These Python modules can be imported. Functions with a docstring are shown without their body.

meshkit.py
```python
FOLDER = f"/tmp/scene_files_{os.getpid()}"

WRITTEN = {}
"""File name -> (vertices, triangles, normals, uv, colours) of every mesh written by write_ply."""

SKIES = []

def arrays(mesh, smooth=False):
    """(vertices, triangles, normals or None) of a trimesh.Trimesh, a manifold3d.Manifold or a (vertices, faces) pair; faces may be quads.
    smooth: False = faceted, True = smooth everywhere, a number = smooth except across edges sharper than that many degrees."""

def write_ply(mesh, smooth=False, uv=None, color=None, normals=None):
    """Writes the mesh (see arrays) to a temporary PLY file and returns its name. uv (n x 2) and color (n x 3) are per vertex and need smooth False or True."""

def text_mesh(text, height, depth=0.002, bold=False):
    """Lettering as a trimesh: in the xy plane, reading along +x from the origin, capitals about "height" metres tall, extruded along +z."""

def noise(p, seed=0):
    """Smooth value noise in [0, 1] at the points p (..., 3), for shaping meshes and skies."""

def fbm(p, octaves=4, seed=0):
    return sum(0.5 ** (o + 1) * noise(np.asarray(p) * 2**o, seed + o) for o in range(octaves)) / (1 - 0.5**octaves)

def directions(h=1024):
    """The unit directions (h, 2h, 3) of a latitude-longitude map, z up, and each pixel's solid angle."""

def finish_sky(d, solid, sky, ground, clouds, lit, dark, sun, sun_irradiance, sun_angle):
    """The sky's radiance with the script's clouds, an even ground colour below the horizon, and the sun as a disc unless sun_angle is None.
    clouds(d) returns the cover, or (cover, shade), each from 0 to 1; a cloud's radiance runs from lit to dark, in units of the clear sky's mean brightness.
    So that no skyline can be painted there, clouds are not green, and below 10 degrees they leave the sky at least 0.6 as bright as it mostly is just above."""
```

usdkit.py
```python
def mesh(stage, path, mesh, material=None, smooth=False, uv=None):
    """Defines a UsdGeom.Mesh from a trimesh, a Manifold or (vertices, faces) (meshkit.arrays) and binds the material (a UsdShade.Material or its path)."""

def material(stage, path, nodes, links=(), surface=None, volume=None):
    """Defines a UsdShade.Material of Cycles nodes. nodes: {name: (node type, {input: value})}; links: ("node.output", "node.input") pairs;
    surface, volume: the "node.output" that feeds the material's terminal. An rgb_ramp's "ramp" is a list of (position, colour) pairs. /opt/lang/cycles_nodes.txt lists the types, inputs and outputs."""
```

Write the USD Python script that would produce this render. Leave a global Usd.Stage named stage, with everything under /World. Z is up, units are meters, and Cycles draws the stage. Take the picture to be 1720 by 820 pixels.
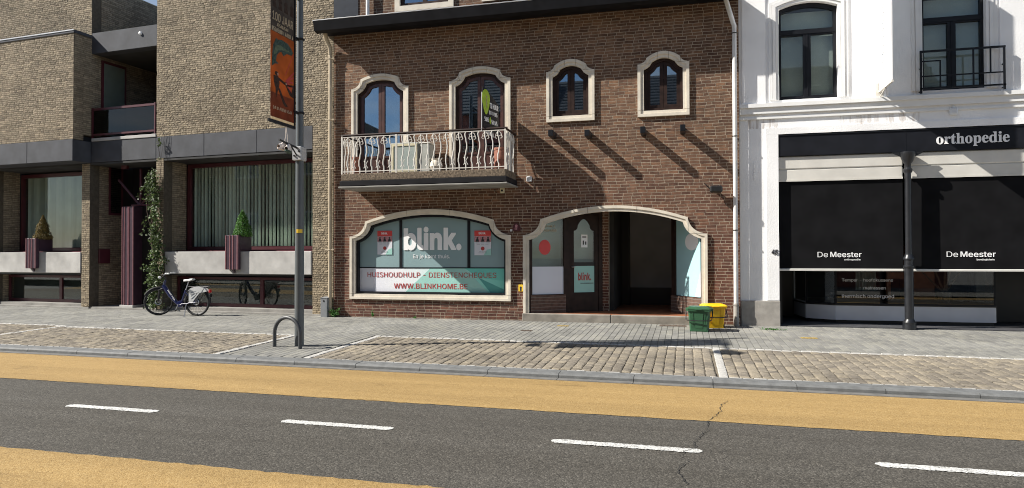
import math, glob, numpy as np, trimesh, usdkit, meshkit
from pxr import Usd, UsdGeom, UsdLux, UsdShade, Gf, Sdf
from shapely.geometry import Polygon, box as sbox, Point, LineString, MultiPolygon
from shapely.ops import unary_union
from shapely.prepared import prep
from shapely import affinity

stage = Usd.Stage.CreateInMemory()
UsdGeom.SetStageUpAxis(stage, UsdGeom.Tokens.z); UsdGeom.SetStageMetersPerUnit(stage, 1.0)
W = UsdGeom.Xform.Define(stage, '/World'); stage.SetDefaultPrim(W.GetPrim())
UsdGeom.Scope.Define(stage, '/World/Looks')
PI = math.pi

# ------------------------------------------------------------------ camera, sky, sun, exposure
FOCAL, YAW, PITCH, ROLL, EYE = 1150.0 / 1720.0, math.radians(14.25), 0.0150, 0.0022, 1.5
EXPOSURE = 0.9
SUN_INT, SKY_STR = 1.22, 0.06
SUN_DIR = np.array([-0.937, -0.349, 0.806]); SUN_DIR = SUN_DIR / np.linalg.norm(SUN_DIR)
fw = np.array([-math.sin(YAW) * math.cos(PITCH), math.cos(YAW) * math.cos(PITCH), math.sin(PITCH)])
rt = np.array([math.cos(YAW), math.sin(YAW), 0.0]); up0 = np.cross(rt, fw)
R2 = math.cos(ROLL) * rt - math.sin(ROLL) * up0; U2 = math.cos(ROLL) * up0 + math.sin(ROLL) * rt
cam = UsdGeom.Camera.Define(stage, '/World/camera')
cam.CreateHorizontalApertureAttr(36.0); cam.CreateVerticalApertureAttr(36.0 * 820 / 1720)
cam.CreateFocalLengthAttr(36.0 * FOCAL); cam.CreateClippingRangeAttr(Gf.Vec2f(0.1, 500))
cam.CreateExposureAttr(EXPOSURE)
m4 = np.eye(4); m4[0, :3] = R2; m4[1, :3] = U2; m4[2, :3] = -fw; m4[3, :3] = (0, 0, EYE)
cam.AddTransformOp().Set(Gf.Matrix4d(*m4.ravel().tolist()))

sun = UsdLux.DistantLight.Define(stage, '/World/sun')
sun.CreateNormalizeAttr(True); sun.CreateIntensityAttr(SUN_INT); sun.CreateAngleAttr(0.5); sun.CreateColorAttr(Gf.Vec3f(1.0, 0.95, 0.87))
zz = SUN_DIR; xx = np.cross((0, 0, 1.0), zz); xx /= np.linalg.norm(xx); yy = np.cross(zz, xx)
m4 = np.eye(4); m4[0, :3] = xx; m4[1, :3] = yy; m4[2, :3] = zz
sun.AddTransformOp().Set(Gf.Matrix4d(*m4.ravel().tolist()))
skym = usdkit.material(stage, '/World/Looks/sky_look', {
    's': ('sky_texture', {'sky_type': 'single_scattering', 'sun_disc': False, 'ozone_density': 2.5, 'aerosol_density': 0.4, 'sun_elevation': math.asin(SUN_DIR[2]), 'sun_rotation': math.atan2(SUN_DIR[0], SUN_DIR[1])}),
    'tc': ('texture_coordinate', {}), 'mp': ('mapping', {'scale': (2.0, 2.0, 5.0)}),
    'n': ('noise_texture', {'scale': 1.6, 'detail': 7.0, 'roughness': 0.58}), 'r': ('rgb_ramp', {'ramp': [(0.47, (0, 0, 0)), (0.66, (0.75, 0.75, 0.75))]}),
    'bw': ('rgb_to_bw', {}), 'mu': ('math', {'math_type': 'multiply', 'value2': 1.7}), 'cc': ('combine_color', {}),
    'mx': ('mix', {}), 'b': ('background_shader', {'strength': SKY_STR})},
    [('tc.generated', 'mp.vector'), ('mp.vector', 'n.vector'), ('n.fac', 'r.fac'), ('r.color', 'mx.fac'), ('s.color', 'bw.color'), ('bw.val', 'mu.value1'),
     ('mu.value', 'cc.r'), ('mu.value', 'cc.g'), ('mu.value', 'cc.b'), ('s.color', 'mx.color1'), ('cc.color', 'mx.color2'), ('mx.color', 'b.color')], surface='b.background')
dome = UsdLux.DomeLight.Define(stage, '/World/sky'); dome.CreateIntensityAttr(1.0)
UsdShade.MaterialBindingAPI.Apply(dome.GetPrim()).Bind(skym)
dome.GetPrim().SetCustomDataByKey('kind', 'structure'); dome.GetPrim().SetCustomDataByKey('label', 'blue sky with thin white clouds over the roofs')

# ------------------------------------------------------------------ materials
def srgb(r, g, b): return tuple(((c / 255 + 0.055) / 1.055) ** 2.4 if c > 10 else c / 255 / 12.92 for c in (r, g, b))
MATS = {}
TONED = set()
def M(name, col, rough=0.6, var=0.12, scale=6.0, isl=0.0, bump=0.0, bscale=60.0, metal=0.0, col2=None, spec=0.5, stops=None, coat=0.0, det=4.0, translucent=0.0, bdist=0.01):
    c = np.array(col, float); a = np.array(col2, float) if col2 is not None else c * (1 - var); b = c * (1 + var)
    nd = {'g': ('geometry', {}), 'n': ('noise_texture', {'scale': scale, 'detail': det}), 'r': ('rgb_ramp', {'ramp': [(0.33, tuple(a)), (0.67, tuple(np.minimum(b, .95)))]}),
          'p': ('principled_bsdf', {'roughness': rough, 'metallic': metal, 'specular_ior_level': spec, 'coat_weight': coat})}
    lk = [('g.position', 'n.vector'), ('n.fac', 'r.fac')]; out = 'r.color'
    if isl or stops:
        nd['at'] = ('attribute', {'attribute': 'tone'}); TONED.add(name)
        st = stops or [(0, (1 - isl,) * 3), (1, (1 + isl,) * 3)]
        nd['ir'] = ('rgb_ramp', {'ramp': st}); nd['im'] = ('mix', {'mix_type': 'multiply', 'fac': 1.0})
        lk += [('at.fac', 'ir.fac'), (out, 'im.color1'), ('ir.color', 'im.color2')]; out = 'im.color'
    lk.append((out, 'p.base_color')); surf = 'p.BSDF'
    if bump:
        nd['bn'] = ('noise_texture', {'scale': bscale, 'detail': 5.0}); nd['bu'] = ('bump', {'strength': bump, 'distance': bdist})
        lk += [('g.position', 'bn.vector'), ('bn.fac', 'bu.height'), ('bu.normal', 'p.normal')]
    if translucent:
        nd['tl'] = ('diffuse_bsdf', {}); nd['tl'] = ('mix_closure', {'fac': translucent}); nd['tr'] = ('translucent_bsdf', {})
        lk += [(out, 'tr.color'), ('p.BSDF', 'tl.closure1'), ('tr.BSDF', 'tl.closure2')]; surf = 'tl.closure'
    MATS[name] = usdkit.material(stage, '/World/Looks/' + name, nd, lk, surface=surf)
    return MATS[name]
def glass(name, tint=(0.85, 0.9, 0.88), boost=1.3, add=0.02, gcol=(1, 1, 1)):
    MATS[name] = usdkit.material(stage, '/World/Looks/' + name, {'gm': ('geometry', {}), 'io': ('math', {'math_type': 'multiply_add', 'value2': -.83333, 'value3': 1.5}), 'f': ('fresnel', {'IOR': 1.5}), 'k': ('math', {'math_type': 'multiply_add', 'value2': boost, 'value3': add, 'use_clamp': True}),
        't': ('transparent_bsdf', {'color': tint}), 'gl': ('glossy_bsdf', {'color': gcol, 'roughness': 0.015}), 'm': ('mix_closure', {})},
        [('gm.backfacing', 'io.value1'), ('io.value', 'f.IOR'), ('f.fac', 'k.value1'), ('k.value', 'm.fac'), ('t.BSDF', 'm.closure1'), ('gl.BSDF', 'm.closure2')], surface='m.closure')

BR = [(0, (.66, .62, .64)), (.25, (.82, .79, .8)), (.5, (1, 1, 1)), (.8, (1.15, 1.12, 1.06)), (1, (1.36, 1.3, 1.18))]
BG = [(0, (.72, .7, .68)), (.3, (.9, .9, .88)), (.7, (1.05, 1.04, 1.0)), (1, (1.22, 1.2, 1.15))]
M('brown_mortar', (.37, .305, .23), .95, .2, 14, bump=.4, bscale=150)
M('beige_mortar', (.085, .07, .05), .95, .2, 14, bump=.4, bscale=120)
def masonry(name, low, high, z0, z1, stops, rough, bump, bscale, var=.2, scale=9):
    """stone or brick whose own colour drifts from low (at z0) to high (at z1); a field mesh varies by island, single pieces take one of the named variants"""
    for k in range(-1, 6):
        nd = {'g': ('geometry', {}), 's': ('separate_xyz', {}), 'mr': ('map_range', {'from_min': z0, 'from_max': z1, 'clamp': True}), 'c': ('mix', {'color1': low, 'color2': high}),
              'n': ('noise_texture', {'scale': scale, 'detail': 5.0}), 'r': ('rgb_ramp', {'ramp': [(.3, (1 - var,) * 3), (.7, (1 + var,) * 3)]}), 'm': ('mix', {'mix_type': 'multiply', 'fac': 1.0}),
              'n2': ('noise_texture', {'scale': .8, 'detail': 5.0}), 'r2': ('rgb_ramp', {'ramp': [(.32, (.80, .80, .80)), (.68, (1.15, 1.15, 1.15))]}), 'm2': ('mix', {'mix_type': 'multiply', 'fac': 1.0}),
              'ir': ('rgb_ramp', {'ramp': stops, **({} if k < 0 else {'fac': (k + .5) / 6})}), 'm3': ('mix', {'mix_type': 'multiply', 'fac': 1.0}), 'bn': ('noise_texture', {'scale': bscale, 'detail': 5.0}),
              'bu': ('bump', {'strength': bump, 'distance': .008}), 'p': ('principled_bsdf', {'roughness': rough, 'specular_ior_level': .3})}
        lk = [('g.position', 's.vector'), ('s.z', 'mr.value'), ('mr.result', 'c.fac'), ('g.position', 'n.vector'), ('n.fac', 'r.fac'), ('c.color', 'm.color1'), ('r.color', 'm.color2'), ('g.position', 'n2.vector'), ('n2.fac', 'r2.fac'),
              ('m.color', 'm2.color1'), ('r2.color', 'm2.color2'), ('m2.color', 'm3.color1'), ('ir.color', 'm3.color2'), ('m3.color', 'p.base_color'), ('g.position', 'bn.vector'), ('bn.fac', 'bu.height'), ('bu.normal', 'p.normal')]
        if k < 0: nd['at'] = ('attribute', {'attribute': 'tone'}); lk.append(('at.fac', 'ir.fac')); TONED.add(name)
        nm = name if k < 0 else f'{name}_tone_{k}'; MATS[nm] = usdkit.material(stage, '/World/Looks/' + nm, nd, lk, surface='p.BSDF')
masonry('brown_brick', (.118, .054, .038), (.158, .091, .058), 1.2, 4.2, BR, .88, .5, 120, .25)
masonry('beige_brick', (.275, .226, .160), (.278, .232, .170), 0, 4, BG, .9, .7, 90, .18, 12)
PV = [(0, (.84, .84, .85)), (.5, (1, 1, 1)), (1, (1.16, 1.15, 1.1))]; SV = [(0, (.76, .76, .78)), (.5, (1, 1, 1)), (1, (1.24, 1.22, 1.15))]
masonry('paver_grey', (.225, .222, .205), (.225, .222, .205), 0, 1, PV, .88, .3, 160, .1, 8)
masonry('sett_stone', (.222, .195, .155), (.222, .195, .155), 0, 1, SV, .92, .8, 80, .2, 22)
M('dark_concrete', (.05, .053, .062), .8, .22, 2.5, bump=.2, bscale=140)
M('pale_concrete', (.40, .39, .37), .85, .2, 2.2, bump=.25, bscale=90, det=7)
M('plinth_concrete', (.24, .23, .21), .9, .2, 3, bump=.3, bscale=90)
M('mossy_slab', (.15, .115, .08), .95, .55, 22, bump=.8, bscale=60, bdist=.02)
M('dark_brick', (.10, .058, .042), .9, .3, 12)
M('dull_white', (.36, .37, .34), .6, .15, 6)
M('cut_stone', (.66, .60, .50), .8, .10, 5, bump=.15, bscale=110)
M('step_stone', (.22, .20, .17), .85, .25, 4, bump=.3, bscale=90)
M('dark_wood', (.026, .014, .011), .5, .3, 8, spec=.22, bump=.1, bscale=60)
M('red_wood', (.065, .027, .021), .4, .3, 8)
M('dark_red_paint', (.075, .016, .022), .4, .15, 5)
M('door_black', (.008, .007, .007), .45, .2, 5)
M('eave_paint', (.010, .010, .012), .6, .3, 4, spec=.15)
M('zinc', (.42, .42, .42), .45, .15, 6, metal=.6)
M('slate_panel', (.018, .02, .026), .35, .3, 5)
M('white_wall', (.86, .86, .86), .85, .07, 1.1, bump=.35, bscale=45, det=8)
M('white_trim', (.78, .78, .77), .7, .04, 3)
M('white_metal', (.64, .61, .55), .45, .06, 9)
M('white_print', (.88, .88, .88), .5, .02, 3)
M('grey_stone', (.32, .30, .27), .85, .14, 8, bump=.3, bscale=120, det=8)
M('black_frame', (.009, .010, .013), .45, .2, 5, spec=.25)
M('sign_black', (.010, .011, .015), .55, .2, 4, spec=.2)
M('blind_fabric', (.0075, .0075, .0085), .9, .3, 2.2, spec=.12)
M('blind_box', (.62, .6, .55), .6, .06, 3)
M('pale_bar', (.62, .61, .57), .5, .05, 5)
M('cast_iron', (.014, .015, .018), .35, .2, 8)
M('beige_pipe', (.40, .33, .23), .6, .12, 4)
M('white_pipe', (.66, .65, .63), .5, .1, 4)
M('shop_white', (.62, .63, .66), .8, .06, 2, bump=.2, bscale=80)
M('dark_floor', (.06, .06, .065), .6, .2, 6)
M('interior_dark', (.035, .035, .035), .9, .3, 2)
M('interior_grey', (.42, .42, .42), .9, .1, 2)
M('interior_white', (.45, .44, .42), .9, .1, 2)
M('terracotta_tile', (.30, .11, .05), .5, .3, 4)
M('terracotta', (.25, .10, .065), .8, .2, 14)
M('curtain_white', (.62, .62, .6), .9, .06, 5, translucent=.4)
M('blind_slat', (.66, .74, .66), .8, .08, 2)
M('film_teal', (.235, .34, .355), .45, .05, 1.5)
M('film_white', (.64, .65, .70), .5, .03, 2)
M('film_blue', (.34, .56, .59), .5, .04, 2)
M('film_grey', (.30, .35, .33), .5, .1, 2)
M('print_teal', (.15, .54, .46), .5, .04, 2); M('print_mint', (.32, .58, .52), .5, .04, 2); M('print_dark_teal', (.08, .33, .30), .5, .04, 2)
M('red_print', (.62, .055, .05), .5, .05, 4)
M('letter_red', (.42, .045, .04), .5, .05, 4)
M('pink_print', (.45, .22, .24), .5, .3, 30)
M('black_print', (.02, .02, .025), .6, .2, 6)
M('grey_print', (.30, .33, .36), .6, .2, 6)
M('green_print', (.36, .52, .03), .5, .08, 6)
M('yellow_plate', (.75, .5, .03), .5, .08, 12)
M('white_plastic', (.68, .69, .7), .45, .05, 8)
M('cream_plastic', (.6, .55, .38), .5, .1, 8)
M('black_plastic', (.012, .012, .013), .45, .2, 8)
M('black_rubber', (.012, .012, .012), .8, .2, 20)
M('green_bin_plastic', (.03, .095, .045), .42, .12, 9, bump=.06, bscale=70)
M('yellow_bin_plastic', (.86, .50, .01), .4, .07, 9, bump=.06, bscale=70)
M('post_paint', (.085, .095, .10), .4, .08, 6)
M('hoop_paint', (.045, .048, .052), .45, .12, 12)
M('cabinet_grey', (.20, .21, .22), .55, .08, 8)
M('blue_paint', (.004, .008, .06), .25, .1, 12, coat=.6)
M('steel', (.45, .45, .46), .3, .1, 12, metal=.9)
M('dark_metal', (.03, .03, .032), .45, .2, 12, metal=.5)
M('bike_guard', (.52, .53, .52), .5, .08, 10)
M('tail_red', (.5, .02, .02), .3, .1, 10)
M('planter_purple', (.045, .022, .035), .4, .15, 9)
M('planter_rib', (.30, .14, .15), .4, .1, 9)
M('bush_green', (.085, .21, .035), .6, .35, 20, isl=.5, translucent=.25)
M('bush_brown', (.17, .125, .035), .7, .35, 20, isl=.5, translucent=.2)
M('ivy_leaf', (.08, .12, .036), .5, .35, 12, isl=.6, translucent=.25)
M('weed_leaf', (.06, .19, .03), .55, .3, 12, isl=.4, translucent=.3)
M('stem_brown', (.10, .07, .05), .9, .25, 20)
M('soil', (.03, .02, .015), 1, .3, 20)
M('banner_orange', (.36, .135, .035), .7, .25, 3, translucent=.55); M('banner_dark', (.10, .085, .075), .7, .25, 8, translucent=.5); M('banner_brown', (.22, .07, .03), .7, .2, 6, translucent=.5)
M('green_dull', (.16, .22, .14), .7, .3, 20, translucent=.3); M('fish_dark', (.07, .12, .10), .7, .4, 30, translucent=.3); M('figure_dark', (.06, .035, .025), .8, .3, 30, translucent=.25); M('cream_print', (.68, .58, .42), .7, .1, 8, translucent=.4)
M('skin_print', (.35, .2, .13), .7, .1, 8)
M('shoe_white', (.68, .6, .54), .7, .12, 30)
M('joint_sand', (.20, .19, .16), 1, .2, 30, bump=.4, bscale=200)
M('sett_joint', (.16, .135, .10), 1, .25, 25, bump=.5, bscale=150)
M('white_sett', (.42, .41, .385), .8, .12, 25, bump=.4, bscale=120)
M('kerb_stone', (.15, .155, .155), .75, .18, 9, isl=.12, bump=.3, bscale=120)
M('gutter_stone', (.15, .145, .135), .85, .2, 9, isl=.1, bump=.3, bscale=120)
M('crack_dark', (.02, .02, .02), 1, .2, 20)
M('iron_cover', (.13, .10, .08), .7, .3, 20, metal=.3)
M('yellow_mark', (.34, .24, .07), .8, .3, 18)
M('ground_grey', (.2, .2, .19), .95, .2, 2)
M('opp_brick', (.34, .27, .18), .9, .2, 6); M('opp_red', (.22, .07, .05), .8, .2, 6); M('roof_tile', (.055, .05, .05), .6, .3, 3, bump=.3, bscale=20); M('opp_white', (.7, .72, .75), .6, .05, 5)
glass('window_glass', boost=1.0, add=.01); glass('clear_glass', (.93, .95, .94), 1.0, 0.0); glass('shop_glass', (.95, .97, .95), .85, .0); glass('tinted_glass', (.28, .30, .30), .7, .0)
glass('sky_glass', (.55, .58, .6), 2.6, .20, (.68, .85, 1.0))

def stone_road(name, dark, mid, light, scale, bstr, stain):
    MATS[name] = usdkit.material(stage, '/World/Looks/' + name, {'g': ('geometry', {}), 'v': ('voronoi_texture', {'scale': scale}), 'wn': ('rgb_ramp', {'ramp': [(0, dark), (.3, mid), (.7, mid), (1, light)]}),
        'sp': ('separate_color', {}), 'mp': ('mapping', {'scale': (.10, 1.5, 1.0)}), 'n': ('noise_texture', {'scale': 1.5, 'detail': 6.0, 'roughness': .6}), 'nr': ('rgb_ramp', {'ramp': [(.3, (.86, .855, .84)), (.7, (1.12, 1.13, 1.14))]}),
        'n2': ('noise_texture', {'scale': 14.0, 'detail': 4.0, 'roughness': .7}), 'nr2': ('rgb_ramp', {'ramp': [(.3, (.9, .9, .9)), (.7, (1.08, 1.08, 1.08))]}), 'm2': ('mix', {'mix_type': 'multiply', 'fac': 1.0}),
        'mp3': ('mapping', {'scale': (.8, 2.6, 1.0), 'location': (3.1, 1.7, 0)}), 'n3': ('noise_texture', {'scale': 1.1, 'detail': 8.0, 'roughness': .68}), 'nr3': ('rgb_ramp', {'ramp': [(.60, (1, 1, 1)), (.70, stain)]}), 'm3': ('mix', {'mix_type': 'multiply', 'fac': 1.0}),
        'm': ('mix', {'mix_type': 'multiply', 'fac': 1.0}), 'bu': ('bump', {'strength': bstr, 'distance': .005, 'invert': True}), 'p': ('principled_bsdf', {'roughness': .9, 'specular_ior_level': .3})},
        [('g.position', 'v.vector'), ('g.position', 'mp.vector'), ('mp.vector', 'n.vector'), ('g.position', 'n2.vector'), ('g.position', 'mp3.vector'), ('mp3.vector', 'n3.vector'), ('v.color', 'sp.color'), ('sp.r', 'wn.fac'), ('wn.color', 'm.color1'), ('n.fac', 'nr.fac'), ('nr.color', 'm.color2'),
         ('m.color', 'm2.color1'), ('n2.fac', 'nr2.fac'), ('nr2.color', 'm2.color2'), ('m2.color', 'm3.color1'), ('n3.fac', 'nr3.fac'), ('nr3.color', 'm3.color2'), ('v.distance', 'bu.height'), ('bu.normal', 'p.normal'), ('m3.color', 'p.base_color')], surface='p.BSDF')
stone_road('asphalt', (.036, .0335, .029), (.070, .0645, .055), (.135, .125, .108), 85.0, .6, (.82, .82, .82))
stone_road('road_paint', (.16, .155, .15), (.56, .56, .54), (.62, .62, .60), 85.0, .5, (.75, .75, .74))
stone_road('yellow_asphalt', (.235, .148, .052), (.325, .214, .083), (.40, .28, .125), 95.0, .5, (.70, .68, .66))
MATS['stain'] = usdkit.material(stage, '/World/Looks/stain', {'g': ('geometry', {}), 'mp': ('mapping', {'scale': (22.0, 1.0, 1.6)}), 'n': ('noise_texture', {'scale': 1.0, 'detail': 6.0, 'roughness': .65}), 'r': ('rgb_ramp', {'ramp': [(.45, (0, 0, 0)), (.75, (.55, .55, .55))]}),
    't': ('transparent_bsdf', {}), 'd': ('diffuse_bsdf', {'color': (.30, .21, .14)}), 'm': ('mix_closure', {})}, [('g.position', 'mp.vector'), ('mp.vector', 'n.vector'), ('n.fac', 'r.fac'), ('r.color', 'm.fac'), ('t.BSDF', 'm.closure1'), ('d.BSDF', 'm.closure2')], surface='m.closure')
# printed gradient of the window banner: lilac white on one side, teal on the other, as printed
MATS['banner_print'] = usdkit.material(stage, '/World/Looks/banner_print', {'g': ('geometry', {}), 's': ('separate_xyz', {}), 'mr': ('map_range', {'from_min': -7.9, 'from_max': -4.0, 'clamp': True}),
    'r': ('rgb_ramp', {'ramp': [(0, (.70, .70, .80)), (.3, (.80, .82, .84)), (.62, (.55, .75, .73)), (.8, (.28, .66, .58)), (1, (.16, .57, .48))]}), 'p': ('principled_bsdf', {'roughness': .5})},
    [('g.position', 's.vector'), ('s.x', 'mr.value'), ('mr.result', 'r.fac'), ('r.color', 'p.base_color')], surface='p.BSDF')

# ------------------------------------------------------------------ mesh collecting and scene helpers
class MB:
    def __init__(s): s.v, s.f, s.n = [], [], 0
    def add(s, v, f):
        v = np.asarray(v, float); f = np.asarray(f, int)
        if f.shape[1] == 4: f = np.vstack([f[:, [0, 1, 2]], f[:, [0, 2, 3]]])
        s.v.append(v); s.f.append(f + s.n); s.n += len(v); return s
    def box(s, x0, x1, y0, y1, z0, z1):
        v = [(x, y, z) for x in (x0, x1) for y in (y0, y1) for z in (z0, z1)]
        return s.add(v, [(0, 1, 3, 2), (4, 6, 7, 5), (0, 4, 5, 1), (2, 3, 7, 6), (0, 2, 6, 4), (1, 5, 7, 3)])
    def bevel(s, x0, x1, y0, y1, z0, z1, b=0.01):
        import manifold3d as m3
        c = np.array([(x, y, z) for x in (0, 1) for y in (0, 1) for z in (0, 1)], float); pts = []
        lo = np.array([x0, y0, z0]); hi = np.array([x1, y1, z1])
        for k in range(3):
            l = lo + b; h = hi - b; l = l.copy(); h = h.copy(); l[k] = lo[k]; h[k] = hi[k]; pts.append(l + c * (h - l))
        t = trimesh.convex.convex_hull(np.vstack(pts)); return s.add(t.vertices, t.faces)
    def hull(s, pts): t = trimesh.convex.convex_hull(np.asarray(pts, float)); return s.add(t.vertices, t.faces)
    def prism(s, poly, y0, y1, at=None):
        """extrudes an (x, z) polygon along y"""
        for g in getattr(poly, 'geoms', [poly]):
            if g.is_empty or g.geom_type != 'Polygon' or g.area < 1e-7: continue
            t = trimesh.creation.extrude_polygon(g, y1 - y0, engine='earcut'); p = t.vertices
            q = np.stack([p[:, 0], y1 - p[:, 2], p[:, 1]], 1); s.add(q if at is None else at(q), t.faces)
        return s
    def prism_h(s, poly, z0, z1):
        for g in getattr(poly, 'geoms', [poly]):
            t = trimesh.creation.extrude_polygon(g, z1 - z0, engine='earcut'); s.add(t.vertices + (0, 0, z0), t.faces)
        return s
    def tube(s, pts, r, n=8, cap=True):
        pts = np.asarray(pts, float); k = len(pts); r = np.broadcast_to(np.asarray(r, float), (k,))
        d = np.gradient(pts, axis=0); d /= np.maximum(np.linalg.norm(d, axis=1, keepdims=True), 1e-9)
        ref = np.array([0, 0, 1.0]) if abs(d[0, 2]) < .9 else np.array([1.0, 0, 0]); out = []
        a = np.cross(d[0], ref); a /= np.linalg.norm(a)
        for i in range(k):
            a = a - d[i] * (a @ d[i]); a /= max(np.linalg.norm(a), 1e-9); b = np.cross(d[i], a)
            th = np.arange(n) / n * 2 * PI; out.append(pts[i] + r[i] * (np.cos(th)[:, None] * a + np.sin(th)[:, None] * b))
        v = np.vstack(out); i, j = np.meshgrid(np.arange(k - 1), np.arange(n), indexing='ij'); i = i.ravel(); j = j.ravel(); j2 = (j + 1) % n
        s.add(v, np.stack([i * n + j, i * n + j2, (i + 1) * n + j2, (i + 1) * n + j], 1))
        if cap:
            for e in (0, k - 1):
                vv = np.vstack([out[e], pts[e]]); s.add(vv, [(q, (q + 1) % n, n) for q in range(n)])
        return s
    def lathe(s, prof, at=(0, 0, 0), n=20, axis=2):
        prof = np.asarray(prof, float); th = np.arange(n) / n * 2 * PI; k = len(prof)
        v = np.stack([(prof[:, 0:1] * np.cos(th)), (prof[:, 0:1] * np.sin(th)), np.repeat(prof[:, 1:2], n, 1)], -1).reshape(-1, 3)
        if axis == 1: v = v[:, [0, 2, 1]]
        if axis == 0: v = v[:, [2, 0, 1]]
        i, j = np.meshgrid(np.arange(k - 1), np.arange(n), indexing='ij'); i = i.ravel(); j = j.ravel(); j2 = (j + 1) % n
        return s.add(v + np.asarray(at, float), np.stack([i * n + j, i * n + j2, (i + 1) * n + j2, (i + 1) * n + j], 1))
    def torus(s, c, R, r, u, w, n=40, m=8, a0=0, a1=2 * PI):
        u = np.asarray(u, float); w = np.asarray(w, float); th = np.linspace(a0, a1, n + 1)
        return s.tube(np.asarray(c, float) + R * (np.cos(th)[:, None] * u + np.sin(th)[:, None] * w), r, m, cap=False)
    def get(s): return np.vstack(s.v), np.vstack(s.f)
    def map(s, fn): s.v = [fn(v) for v in s.v]; return s

USED = {}
def uniq(parent, name):
    k = parent + '/' + name; n = USED.get(k, 0); USED[k] = n + 1
    return k if n == 0 else f'{k}_{n:03d}'
OFF = {}
def tag(p, label=None, cat=None, group=None, kind=None):
    for k, v in (('label', label), ('category', cat), ('group', group), ('kind', kind)):
        if v: p.SetCustomDataByKey(k, v)
    return p
def thing(name, label=None, cat=None, loc=(0, 0, 0), rz=0.0, group=None, kind=None, off=(0, 0, 0)):
    x = UsdGeom.Xform.Define(stage, uniq('/World', name)); x.AddTranslateOp().Set(Gf.Vec3d(*map(float, loc)))
    if rz: x.AddRotateZOp().Set(float(rz))
    OFF[str(x.GetPath())] = np.asarray(off, float); return tag(x.GetPrim(), label, cat, group, kind)
def part(par, name, mb, mat, label=None, smooth=False, kind=None):
    pp = str(par.GetPath()); root = '/'.join(pp.split('/')[:3]); v, f = mb.get() if isinstance(mb, MB) else mb
    m = usdkit.mesh(stage, uniq(pp, name), (np.asarray(v) - OFF.get(root, 0), f), MATS[mat], smooth); tone(m, mat)
    return tag(m.GetPrim(), label, None, None, kind)
def tone(m, mat):
    """one random value per loose piece of the mesh, read by the material as the attribute tone"""
    if mat not in TONED: return
    from scipy.sparse import coo_matrix
    from scipy.sparse.csgraph import connected_components
    n = len(m.GetPointsAttr().Get()); f = np.array(m.GetFaceVertexIndicesAttr().Get()).reshape(-1, 3); e = np.vstack([f[:, :2], f[:, 1:]])
    k, c = connected_components(coo_matrix((np.ones(len(e)), (e[:, 0], e[:, 1])), shape=(n, n)), directed=False)
    from pxr import Vt
    UsdGeom.PrimvarsAPI(m).CreatePrimvar('tone', Sdf.ValueTypeNames.FloatArray, 'vertex').Set(Vt.FloatArray.FromNumpy(np.random.default_rng(k * 7 + 1).random(k)[c].astype(np.float32)))
def solo(name, mb, mat, label, cat, loc=(0, 0, 0), group=None, kind=None, smooth=False):
    m = usdkit.mesh(stage, uniq('/World', name), mb.get() if isinstance(mb, MB) else mb, MATS[mat], smooth); tone(m, mat)
    if any(loc): m.AddTranslateOp().Set(Gf.Vec3d(*map(float, loc)))
    return tag(m.GetPrim(), label, cat, group, kind)

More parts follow.
